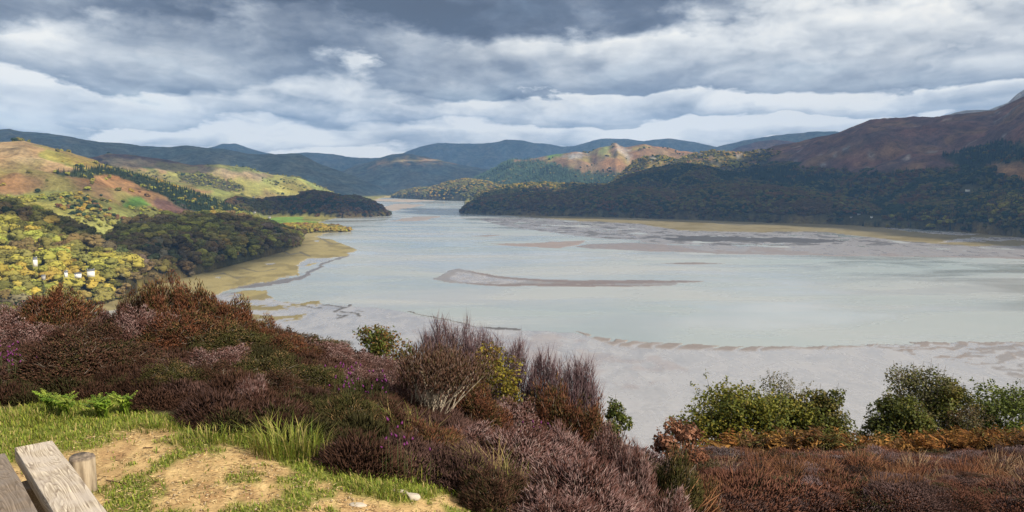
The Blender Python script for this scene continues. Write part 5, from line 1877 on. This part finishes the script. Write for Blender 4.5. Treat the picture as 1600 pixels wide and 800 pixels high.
OAK = [(0.125, 0.135, 0.02), (0.16, 0.155, 0.024), (0.08, 0.095, 0.018), (0.22, 0.18, 0.03)]
DKG = [(0.082, 0.098, 0.02), (0.115, 0.125, 0.024), (0.058, 0.068, 0.016), (0.14, 0.115, 0.03)]
WISP = [(0.12, 0.115, 0.05), (0.16, 0.14, 0.07), (0.09, 0.085, 0.04)]
TG = 'trees along the far edge of the moor'
leafy('oak_tree', 1148, 28.3, 612, 200, 0.10, 60, 0.125, 15000, OAK, 'broad yellow green oak at the left end of the tree row', low=0.04, seed=11, cs=(0.2, 0.34), group=TG)
leafy('oak_tree', 1222, 28.6, 618, 120, 0.08, 30, 0.125, 7500, OAK, 'small yellow green oak under the wispy pale birch', low=0.04, seed=19, cs=(0.24, 0.4), group=TG)
leafy('oak_tree', 1280, 28.6, 610, 110, 0.08, 40, 0.125, 9500, DKG, 'dark green oak with upright sprays, right of the wispy pale birch', low=0.08, seed=12, cs=(0.2, 0.34), upright=0.5, group=TG)
leafy('birch_tree', 1230, 31.0, 583, 105, 0.06, 36, 0.085, 2600, WISP, 'thin wispy pale birch rising behind the oaks', low=0.3, seed=13, cs=(0.22, 0.4), upright=0.4, bark=(0.20, 0.17, 0.15), group=TG)
leafy('birch_tree', 1435, 31.0, 576, 150, 0.09, 54, 0.10, 9500, WISP + DKG, 'tallest tree, a loose olive birch in the right group', low=0.25, seed=14, cs=(0.16, 0.32), upright=0.3, bark=(0.18, 0.15, 0.13), group=TG)
leafy('oak_tree', 1412, 29.6, 622, 115, 0.07, 40, 0.12, 9000, DKG, 'low dark green oak under the tallest birch', low=0.06, seed=15, cs=(0.2, 0.36), group=TG)
leafy('oak_tree', 1488, 30.6, 594, 100, 0.07, 32, 0.12, 7500, DKG, 'slim dark tree leaning on the right of the tallest birch', low=0.10, seed=16, cs=(0.24, 0.4), upright=0.5, group=TG)
leafy('thorn_bush', 1510, 29.8, 630, 100, 0.05, 30, 0.08, 4000, [(0.12, 0.075, 0.035), (0.10, 0.085, 0.035), (0.08, 0.06, 0.03)], 'brownish twiggy bush between the two right hand green trees', cat='bush', low=0.05, seed=17, cs=(0.2, 0.36))
leafy('oak_tree', 1580, 31.0, 606, 160, 0.08, 50, 0.125, 12000, [(0.095, 0.125, 0.02), (0.12, 0.14, 0.024), (0.07, 0.09, 0.018)], 'fresh green oak at the right picture edge', low=0.06, seed=18, cs=(0.2, 0.34), group=TG)
leafy('oak_tree', 1670, 32.0, 600, 150, 0.08, 40, 0.125, 8000, DKG, 'dark green oak just cut off by the right picture edge', low=0.06, seed=21, cs=(0.2, 0.34), group=TG)
leafy('oak_tree', 1368, 30.0, 656, 60, 0.05, 20, 0.10, 3000, DKG, 'lowest grey green bush in the gap of the tree row', low=0.05, seed=22, cs=(0.24, 0.4), group=TG)
leafy('dead_sapling', 1062, 12.6, 652, 110, 0.025, 34, 0.07, 2600, [(0.20, 0.085, 0.045), (0.15, 0.062, 0.036), (0.27, 0.13, 0.08), (0.11, 0.05, 0.03)], 'sapling with dry russet leaves at the left edge of the moor', cat='sapling', low=0.1, seed=31, cs=(0.14, 0.3), crown='dead_leaves')
leafy('gorse_bush', 960, 8.4, 628, 62, 0.02, 16, 0.032, 2600, [(0.055, 0.075, 0.016), (0.085, 0.105, 0.02), (0.13, 0.12, 0.03)], 'glossy green shrub on the slope rim above the sand', cat='shrub', low=0.08, seed=32, cs=(0.2, 0.36), upright=0.4)
leafy('willow_shrub', 592, 9.9, 519, 120, 0.02, 22, 0.040, 2800, [(0.075, 0.10, 0.018), (0.11, 0.125, 0.022), (0.14, 0.11, 0.03), (0.16, 0.085, 0.03)], 'leafy green and bronze shrub on the skyline left of the bare bush', cat='shrub', low=0.15, seed=33, cs=(0.16, 0.3), upright=0.7)
leafy('willow_shrub', 768, 8.9, 538, 125, 0.015, 26, 0.042, 1900, [(0.26, 0.20, 0.02), (0.20, 0.17, 0.025), (0.15, 0.09, 0.025), (0.10, 0.09, 0.025)], 'yellow leaved shrub in front of the bare purple bush', cat='shrub', low=0.2, seed=34, cs=(0.16, 0.3), upright=0.8)


def bare_bush(px, Y, top_py, wpx, ntw, label, seed):
    r = np.random.default_rng(seed)
    x0, zt = on_ray(px, Y, top_py)
    z0 = float(fg(x0, Y))
    h, w = zt - z0, wpx / F * Y
    root = empty('bare_bush', (x0, Y, z0))
    tag(root, label, 'bush', 'leafless purple bushes on the slope rim')
    st, tw = MB(), MB()
    col = np.array([0.085, 0.045, 0.05])
    for k in range(46):
        a = r.uniform(0, 6.28)
        rad = math.sqrt(r.uniform(0, 1)) * w * 0.46
        tip = np.array([math.cos(a) * rad, math.sin(a) * rad * 0.6, h * (0.88 - 0.30 * (rad / (w * 0.5)) ** 2) * r.uniform(0.8, 1.1)])
        b0 = np.array([tip[0] * 0.35, tip[1] * 0.35, -0.05])
        mid = b0 + (tip - b0) * 0.5 + r.normal(0, 0.05, 3)
        st.tube([b0, mid, tip], [0.012, 0.008, 0.004], 4, col * r.uniform(0.8, 1.4))
        m = ntw // 46
        s_ = r.uniform(0.25, 1.0, m)[:, None]
        P = b0 + (tip - b0) * s_ + r.normal(0, 0.02, (m, 3))
        D = np.array([0, 0, 1.0]) + 0.5 * (tip - b0) / np.linalg.norm(tip - b0) + r.normal(0, 0.42, (m, 3))
        cc = np.array([(0.105, 0.066, 0.075), (0.08, 0.05, 0.056), (0.15, 0.11, 0.115)])[r.integers(0, 3, m)]
        tw.spindles(P, D, r.uniform(0.10, 0.30, m), r.uniform(0.002, 0.0038, m), cc, cc * 1.15, 0.3)
    st.build('stems', M_BARK, root)
    tw.build('twigs', M_BARK, root)


bare_bush(705, 10.2, 488, 120, 5200, 'tall bare purple bush on the rim, left of the others', 61)
bare_bush(778, 10.4, 500, 165, 5200, 'wide bare purple bush behind the yellow leaved shrub', 62)
bare_bush(850, 10.2, 535, 85, 2600, 'narrow bare bush right of the yellow leaved shrub', 64)
bare_bush(903, 9.6, 552, 90, 2900, 'small bare bush hanging over the sand, right of the others', 63)

# leggy heather with pale stems
x0, zt = on_ray(680, 7.0, 560)
z0 = float(fg(x0, 7.0))
root = empty('leggy_heather', (x0, 7.0, z0))
tag(root, 'leggy old heather with pale bare stems in the middle of the slope', 'heather')
h = zt - z0
st, mb = MB(), MB()
pal, w_, base = HKIND['rust']
for k in range(46):
    a = RNG.uniform(0, 6.28)
    sp = RNG.uniform(0.1, 0.42)
    tip = np.array([0.10 + math.cos(a) * sp, math.sin(a) * sp, h * RNG.uniform(0.74, 0.97)])
    b0 = np.array([-0.1 + RNG.normal(0, 0.04), RNG.normal(0, 0.04), -0.03])
    m1 = b0 + (tip - b0) * 0.4 + RNG.normal(0, 0.035, 3)
    m2 = b0 + (tip - b0) * 0.7 + RNG.normal(0, 0.025, 3)
    st.tube([b0, m1, m2, tip], [0.009, 0.007, 0.005, 0.003], 4, np.array([0.52, 0.44, 0.34]) * RNG.uniform(0.6, 1.15))
    m = 110
    P = tip + RNG.normal(0, 0.06, (m, 3)) - (tip - m2) * RNG.uniform(-0.1, 0.5, (m, 1))
    D = (tip - m2) / np.linalg.norm(tip - m2) * 0.6 + np.array([0, 0, 0.6]) + RNG.normal(0, 0.3, (m, 3))
    mb.spindles(P, D, RNG.uniform(0.035, 0.085, m), RNG.uniform(0.0028, 0.005, m), pick_cols(pal, w_, m) * 0.4, pick_cols([(0.13, 0.072, 0.052), (0.09, 0.055, 0.04), (0.18, 0.125, 0.105), (0.07, 0.06, 0.028)], [3, 2, 2, 1], m))
st.build('stems', M_BARK, root)
mb.build('sprigs', M_HEATH, root)

# bell heather flowers
for (px, py, n, lab) in [(16, 590, 31, 'magenta bell heather flowers at the left edge above the turf'), (545, 628, 24, 'purple bell heather in the lilac heather above the dark hollow'),
                         (585, 640, 18, 'violet bell heather beside the orange tipped stalk'), (850, 712, 20, 'purple bell heather among the frosted heather'), (625, 740, 12, 'single purple flower cluster in the grassy hollow')]:
    x0, y0, z0 = ground_hit(px, py + 20)
    P = np.stack([RNG.normal(0, 0.09, n), RNG.normal(0, 0.06, n), RNG.uniform(0.22, 0.42, n)], -1)
    mb = MB()
    mb.spindles(P, RNG.normal(0, 0.3, (n, 3)) + np.array([0, 0, 1]), RNG.uniform(0.02, 0.045, n), 0.009, np.array([0.13, 0.02, 0.11]), np.array([0.22, 0.05, 0.20]))
    Ps = P.copy()
    Ps[:, 2] = 0
    mb.spindles(Ps, P - Ps + RNG.normal(0, 0.01, (n, 3)), np.linalg.norm(P - Ps, axis=1), 0.0025, np.array([0.07, 0.08, 0.03]), np.array([0.07, 0.08, 0.03]))
    o = mb.build('bell_heather', M_FOL)
    o.location = (x0, y0, z0)
    tag(o, lab, 'flowers', 'bell heather flowers on the slope')

# ------------------------------------------------------------------ bench, post, stones, twigs
def wood_mat(name, light, dark, grey):
    m, t, b = new_mat(name)
    tc = t.node('ShaderNodeTexCoord')
    mp = t.node('ShaderNodeMapping')
    t.L.new(tc.outputs['Object'], mp.inputs[0])
    mp.inputs['Scale'].default_value = (9.0, 1.1, 9.0)
    warp = t.noise(mp.outputs[0], 0.9, 3, 0.5, 0.4)
    wv = t.node('ShaderNodeTexWave', wave_type='RINGS', rings_direction='Y')
    wv.wave_profile = 'SAW'
    kn = t.node('ShaderNodeVectorMath', operation='MULTIPLY_ADD')
    cmb = t.combine(warp, 0.0, warp)
    t.L.new(cmb, kn.inputs[0])
    kn.inputs[1].default_value = (1.6, 0, 1.6)
    t.L.new(mp.outputs[0], kn.inputs[2])
    t.L.new(kn.outputs[0], wv.inputs['Vector'])
    wv.inputs['Scale'].default_value = 3.4
    wv.inputs['Distortion'].default_value = 2.2
    wv.inputs['Detail'].default_value = 2.0
    wv.inputs['Detail Scale'].default_value = 1.4
    m2 = t.node('ShaderNodeMapping')
    t.L.new(tc.outputs['Object'], m2.inputs[0])
    m2.inputs['Scale'].default_value = (160, 5, 160)
    fib = t.noise(m2.outputs[0], 1.0, 4, 0.65)
    blot = t.noise(tc.outputs['Object'], 9.0, 4, 0.6)
    c = t.mix(t.ramp(wv.outputs['Fac'], [(0.0, 1.0), (0.25, 0.55), (0.9, 0.05), (1.0, 0.7)]), light, dark)
    c = t.mix(t.ramp(fib, [(0.35, 0.75), (0.6, 0.0)]), c, dark)
    c = t.mix(t.ramp(blot, [(0.42, 0.0), (0.62, 0.75)]), c, grey)
    t.put(b.inputs['Base Color'], c)
    b.inputs['Roughness'].default_value = 0.85
    b.inputs['Specular IOR Level'].default_value = 0.2
    bp = t.node('ShaderNodeBump')
    bp.inputs['Strength'].default_value = 0.55
    bp.inputs['Distance'].default_value = 0.004
    t.put(bp.inputs['Height'], t.math('ADD', t.math('MULTIPLY', wv.outputs['Fac'], -0.6), fib))
    t.L.new(bp.outputs[0], b.inputs['Normal'])
    return m


M_PLANK = wood_mat('weathered_plank', (0.72, 0.63, 0.50), (0.17, 0.125, 0.09), (0.46, 0.40, 0.345))
M_PLANK_D = wood_mat('weathered_plank_dark', (0.30, 0.235, 0.18), (0.10, 0.075, 0.055), (0.20, 0.17, 0.15))


def beveled_box(name, sx_, sy_, sz_, mat, parent, bev=0.006, jitter=0.003):
    """a sawn plank along local Y with worn edges and a subdivided, slightly uneven surface"""
    import bmesh
    bm = bmesh.new()
    bmesh.ops.create_cube(bm, size=1.0)
    bmesh.ops.scale(bm, vec=(sx_, sy_, sz_), verts=bm.verts)
    bmesh.ops.bevel(bm, geom=bm.edges[:], offset=bev, segments=2, affect='EDGES', profile=0.6)
    long_e = [e for e in bm.edges if abs((e.verts[0].co - e.verts[1].co).y) > sy_ * 0.7]
    bmesh.ops.subdivide_edges(bm, edges=long_e, cuts=24, use_grid_fill=True)
    for v in bm.verts:
        n_ = float(fbm(v.co.y * 4 + sx_ * 10, v.co.x * 15, 3, 5))
        v.co.x += n_ * jitter
        v.co.z += float(fbm(v.co.y * 3 + 7, v.co.x * 12, 3, 9)) * jitter
    me = bpy.data.meshes.new(name)
    bm.to_mesh(me)
    bm.free()
    me.materials.append(mat)
    for p in me.polygons:
        p.use_smooth = False
    o = bpy.data.objects.new(name, me)
    COL.objects.link(o)
    o.parent = parent
    return o


SEATZ = H - 1.25
da = math.atan2(0.666, -0.81)      # planks run towards the lower right
bench = empty('bench', (-1.80, 2.95, SEATZ - 0.44))
bench.rotation_euler = (0, 0, math.atan2(-0.666, 0.81) * -1 + 0)
tag(bench, 'weathered wooden bench of two thick planks at the lower left corner', 'bench')
ca_, sa_ = math.cos(bench.rotation_euler.z), math.sin(bench.rotation_euler.z)


def to_bench(x, y):
    dx, dy = x + 1.80, y - 2.95
    return dx * ca_ + dy * sa_, -dx * sa_ + dy * ca_


PL = 1.9
# far right corner of the near plank
ex, ey = to_bench(-2.169, 3.686)
lx, ly = to_bench(-2.297, 3.60)
print('bench corners', ex, ey, lx, ly)
p1 = beveled_box('seat_plank', 0.155, PL, 0.065, M_PLANK, bench)
p1.location = (ex - 0.0775, ey - PL / 2, 0.44 - 0.0325)
p1['label'] = 'sunlit pale seat plank with swirling grain'
p2 = beveled_box('seat_plank', 0.155, PL, 0.065, M_PLANK_D, bench)
p2.location = (ex - 0.155 - 0.042 - 0.0775, ey - 0.05 - PL / 2, 0.437 - 0.0325)
p2['label'] = 'darker grey brown seat plank'
for yy in (ey - 0.35, ey - 1.5):
    lg = beveled_box('leg', 0.30, 0.12, 0.37, M_PLANK_D, bench)
    lg.location = (ex - 0.18, yy, 0.187)

gx, gy, gz = ground_hit(121, 760)
gy = 4.2
gx = on_ray(121, gy)
gz = float(fg(gx, gy))
_, ptop = on_ray(121, gy, 712)
hp = max(ptop - gz, 0.15)
mb = MB()
m = 28
ang = np.arange(m) * 2 * math.pi / m
prof = 0.064 * (1 + 0.05 * np.sin(3 * ang + 1) + 0.025 * np.sin(7 * ang))
prof[[5, 17]] *= 0.86
rows = [(-0.1, 1.03), (hp * 0.3, 1.02), (hp * 0.7, 1.0), (hp - 0.012, 1.0), (hp, 0.93)]
V = np.concatenate([np.stack([np.cos(ang) * prof * k_, np.sin(ang) * prof * k_, np.full(m, z_)], -1) for z_, k_ in rows])
V = np.concatenate([V, np.stack([np.cos(ang) * prof * 0.5, np.sin(ang) * prof * 0.5, hp - 0.008 + 0.006 * np.sin(5 * ang)], -1), [[0, 0, hp - 0.012]]])
nr = len(rows) + 1
Q = [(i * m + k_, i * m + (k_ + 1) % m, (i + 1) * m + (k_ + 1) % m, (i + 1) * m + k_) for i in range(nr - 1) for k_ in range(m)]
T = [((nr - 1) * m + k_, (nr - 1) * m + (k_ + 1) % m, nr * m) for k_ in range(m)]
mpost, t, b = new_mat('old_post')
tc = t.node('ShaderNodeTexCoord')
mp = t.node('ShaderNodeMapping')
t.L.new(tc.outputs['Object'], mp.inputs[0])
mp.inputs['Scale'].default_value = (28, 28, 3)
nn = t.noise(mp.outputs[0], 1.0, 5, 0.65)
sep = t.node('ShaderNodeSeparateXYZ')
t.L.new(tc.outputs['Object'], sep.inputs[0])
topm = t.smooth(sep.outputs[2], hp - 0.02, hp - 0.004)
c = t.ramp(nn, [(0.34, (0.06, 0.042, 0.03)), (0.48, (0.20, 0.155, 0.105)), (0.66, (0.38, 0.31, 0.225))])
n3 = t.noise(tc.outputs['Object'], 40.0, 4, 0.6)
c = t.mix(topm, c, t.ramp(n3, [(0.35, (0.05, 0.04, 0.035)), (0.65, (0.26, 0.20, 0.15))]))
t.put(b.inputs['Base Color'], c)
b.inputs['Roughness'].default_value = 0.9
mb.add(V, T=T, Q=Q)
post = mb.build('wooden_post', mpost, None, False)
post.location = (gx, gy, gz)
tag(post, 'short round weathered wooden post beside the bench plank', 'post')


def stone(px, py, s3, label, seed):
    x0, y0, z0 = ground_hit(px, py)
    V, Fs = ico(3)
    r = np.random.default_rng(seed)
    for _ in range(9):
        d = r.normal(size=3)
        d /= np.linalg.norm(d)
        lim = r.uniform(0.55, 0.85)
        k_ = V @ d
        V = V - np.maximum(k_ - lim, 0)[:, None] * d
    V = V * (1 + 0.05 * fbm(V[:, 0] * 3 + seed, V[:, 1] * 3 + V[:, 2], 3, seed)[:, None]) * np.array(s3)
    o = mesh_obj('stone', V, Fs, M_STONE)
    o.location = (x0, y0, z0 + s3[2] * 0.35)
    o.rotation_euler = (0, 0.1, r.uniform(-0.5, 0.5))
    tag(o, label, 'stone', 'stones bedded at the end of the path')


M_STONE = simple_mat('pale_stone', (0.40, 0.35, 0.29), 0.9, 0.2, 0.45, 30)
stone(643, 780, (0.055, 0.035, 0.028), 'white topped stone at the end of the path', 1)
stone(625, 770, (0.06, 0.02, 0.012), 'thin flat stone slab just left of the white topped stone', 2)
stone(560, 640 + 150, (0.05, 0.03, 0.012), 'flat stone flush with the path at the bottom', 3)


def stick(name, pts, rad, col, label, cat, tipcol=None):
    mb = MB()
    mb.tube(pts, rad, 5, np.array(col))
    o = mb.build(name, M_BARK)
    tag(o, label, cat)
    return o


x0, y0, z0 = ground_hit(180, 756)
stick('twig', [(x0 - 0.06, y0 + 0.02, z0 + 0.012), (x0, y0, z0 + 0.01), (x0 + 0.07, y0 - 0.015, z0 + 0.008)], [0.004, 0.005, 0.003], (0.08, 0.05, 0.035), 'dark twig lying on the path near the bench', 'twig')
x0, y0, z0 = ground_hit(231, 702)
stick('twig', [(x0 - 0.03, y0, z0 + 0.008), (x0 + 0.03, y0 + 0.005, z0 + 0.008)], [0.004, 0.003], (0.09, 0.055, 0.035), 'short twig on the path nearer the heather', 'twig')
xa, za = on_ray(556, 6.2, 690)
xb, zb = on_ray(566, 6.2, 634)
st_ = empty('dry_stalk', (xa, 6.2, float(fg(xa, 6.2))))
tag(st_, 'thin pale stalk with an orange tip rising in the middle of the heather', 'stalk')
zz0 = float(fg(xa, 6.2))
mb = MB()
mb.tube([(0, 0, 0), ((xb - xa) * 0.5, 0, (zb - zz0) * 0.55), (xb - xa, 0, zb - zz0)], [0.006, 0.005, 0.004], 5, np.array([0.42, 0.33, 0.22]))
mb.build('stem', M_BARK, st_)
mb = MB()
mb.spindles(np.array([[xb - xa, 0, zb - zz0 - 0.02]]), np.array([[0.05, 0, 1.0]]), 0.085, 0.012, np.array([0.55, 0.20, 0.03]), np.array([0.6, 0.25, 0.04]))
mb.build('tip', M_BARK, st_)

# ------------------------------------------------------------------ houses on the shores
M_WHITE = simple_mat('whitewash', (0.78, 0.76, 0.71), 0.85, 0.2, 0.12, 0.6)
M_SLATE = simple_mat('slate', (0.13, 0.135, 0.15), 0.7, 0.3, 0.25, 1.5)
M_GREYW = simple_mat('grey_render', (0.36, 0.34, 0.32), 0.85, 0.2, 0.2, 0.8)
M_GLASS = simple_mat('dark_window', (0.03, 0.035, 0.045), 0.15, 0.5, 0.1, 1)
M_PINK = simple_mat('warm_render', (0.62, 0.38, 0.26), 0.85, 0.2, 0.15, 0.8)


def house(px, py, d, L, Wd, hh, roofh, yaw, wallm, label, chim=1, name='house', gable=True, group='houses scattered along the shores'):
    """a small gabled house on the far land; d is its distance"""
    az, tn = pix_azt(px, py)
    z, _, _ = ground_z(np.array([float(az)]), np.array([float(d)]))
    z = float(max(z[0], H + d * float(tn)))
    root = empty(name, (d * math.sin(az), d * math.cos(az), z), yaw)
    root.scale = (0.52, 0.52, 0.52)
    tag(root, label, 'house', group)
    mb = MB()
    mb.box((-L / 2, -Wd / 2, -6), (L / 2, Wd / 2, hh))
    mb.add([(-L / 2, -Wd / 2, hh), (-L / 2, Wd / 2, hh), (-L / 2, 0, hh + roofh), (L / 2, -Wd / 2, hh), (L / 2, Wd / 2, hh), (L / 2, 0, hh + roofh)], T=[(0, 2, 1), (3, 4, 5)])
    mb.build('wall', wallm, root)
    rb = MB()
    o_ = 0.35
    for sg in (-1, 1):
        y0_, y1_ = sg * (Wd / 2 + o_), 0
        zlo = hh - o_ * roofh / (Wd / 2)
        V = [(-L / 2 - o_, y0_, zlo + 0.05), (L / 2 + o_, y0_, zlo + 0.05), (L / 2 + o_, 0, hh + roofh + 0.05), (-L / 2 - o_, 0, hh + roofh + 0.05)]
        V += [(a_, b_, c_ + 0.22) for a_, b_, c_ in V]
        rb.add(V, Q=[(0, 1, 2, 3), (7, 6, 5, 4), (0, 4, 5, 1), (1, 5, 6, 2), (2, 6, 7, 3), (3, 7, 4, 0)])
    rf = rb.build('roof', M_SLATE, root)
    for c_ in range(chim):
        cb = MB()
        cx = (L / 2 - 0.6) * (1 if c_ == 0 else -1)
        cb.box((cx - 0.45, -0.45, hh + roofh - 1.0), (cx + 0.45, 0.45, hh + roofh + 1.3))
        cb.build('chimney', wallm, rf)
    nw = max(2, int(L / 3.5))
    for lev in range(2 if hh > 4.5 else 1):
        for k_ in range(nw):
            xc = -L / 2 + L * (k_ + 0.5) / nw
            wb_ = MB()
            zc_ = 1.0 + lev * 2.6
            wb_.box((xc - 0.5, -Wd / 2 - 0.06, zc_), (xc + 0.5, -Wd / 2 + 0.05, zc_ + 1.3))
            wb_.build('window', M_GLASS, root)
    return root


house(142, 428, 1050, 15, 9, 6.5, 4.5, 0.5, M_WHITE, 'large white farmhouse at the foot of the left wood above the marsh', 2)
house(122, 430, 1044, 13, 6, 3.2, 2.6, 0.3, M_WHITE, 'long low white outbuilding adjoining the large farmhouse', 0)
house(103, 429, 1046, 6, 5, 5.0, 4.0, 0.9, M_WHITE, 'narrow white gabled cottage left of the farmhouse')
house(68, 433, 1040, 7, 5, 3.0, 2.4, 0.2, M_GREYW, 'small grey roofed cottage hidden in the trees at far left', 0)
house(55, 412, 1080, 8, 7, 9.5, 5.5, 0.7, M_WHITE, 'tall white gabled house among golden trees at far left')
house(105, 369, 1290, 9, 6, 4.5, 3.0, 0.2, M_WHITE, 'small white cottage high in the left woods')
house(396, 309, 3130, 14, 8, 5, 3.5, 0.3, M_WHITE, 'white house at the foot of the yellow hill')
house(421, 340, 2700, 16, 8, 4.5, 3.2, 0.2, M_GREYW, 'grey farmhouse at the edge of the green field')
house(398, 332, 2860, 14, 7, 4, 3, 0.1, M_GREYW, 'grey barn behind the green field farm', 0)
house(481, 328, 3035, 11, 8, 6, 3.5, 0.2, M_WHITE, 'pale house below the dark wooded headland')
house(530, 321, 3020, 10, 7, 5, 3, -0.1, M_WHITE, 'tiny white cottage in the trees of the dark headland')
house(1512, 298, 2750, 24, 9, 5, 3.5, 0.15, M_WHITE, 'long white house in the dark woods of the right shore')
house(1342, 341, 2580, 18, 8, 4, 3, 0.1, M_GREYW, 'long grey farm building beside the green field on the right shore', 0)
house(1362, 341, 2560, 11, 8, 5, 3.5, 0.1, M_WHITE, 'white gabled farmhouse right of the grey farm building')
house(1330, 345, 2570, 16, 5, 2.5, 1.8, 0.1, M_GREYW, 'low dark shed left of the grey farm building', 0)

# fields of the farms: thin sheets of grass on the shore
def field(poly, col, label):
    pts = []
    for (px, py) in poly:
        az, tn = pix_azt(px, py)
        d = (H - 3.0) / -float(tn)
        pts.append((d * math.sin(az), d * math.cos(az), 3.0))
    cx = np.mean(pts, 0)
    V = [cx]
    n = len(pts)
    for r_ in (0.5, 1.0):
        for p in pts:
            q_ = cx + (np.array(p) - cx) * r_
            V.append((q_[0], q_[1], 3.0 if r_ < 1 else -0.5 + 2.6))
    T = [(0, 1 + k_, 1 + (k_ + 1) % n) for k_ in range(n)]
    Q = [(1 + k_, 1 + n + k_, 1 + n + (k_ + 1) % n, 1 + (k_ + 1) % n) for k_ in range(n)]
    o = mesh_obj('field', V, [np.array(T), np.array(Q)], M_LAND, None, np.tile(col, (len(V), 1)), True)
    tag(o, label, 'field', kind='structure')


field([(398, 347), (428, 338), (482, 336), (486, 344), (498, 347), (450, 351), (410, 352)], (0.15, 0.24, 0.045), 'bright green field by the left farm')
field([(1229, 338), (1255, 338), (1290, 342), (1296, 346), (1240, 345)], (0.12, 0.20, 0.04), 'bright green field on the right shore')
print('done')
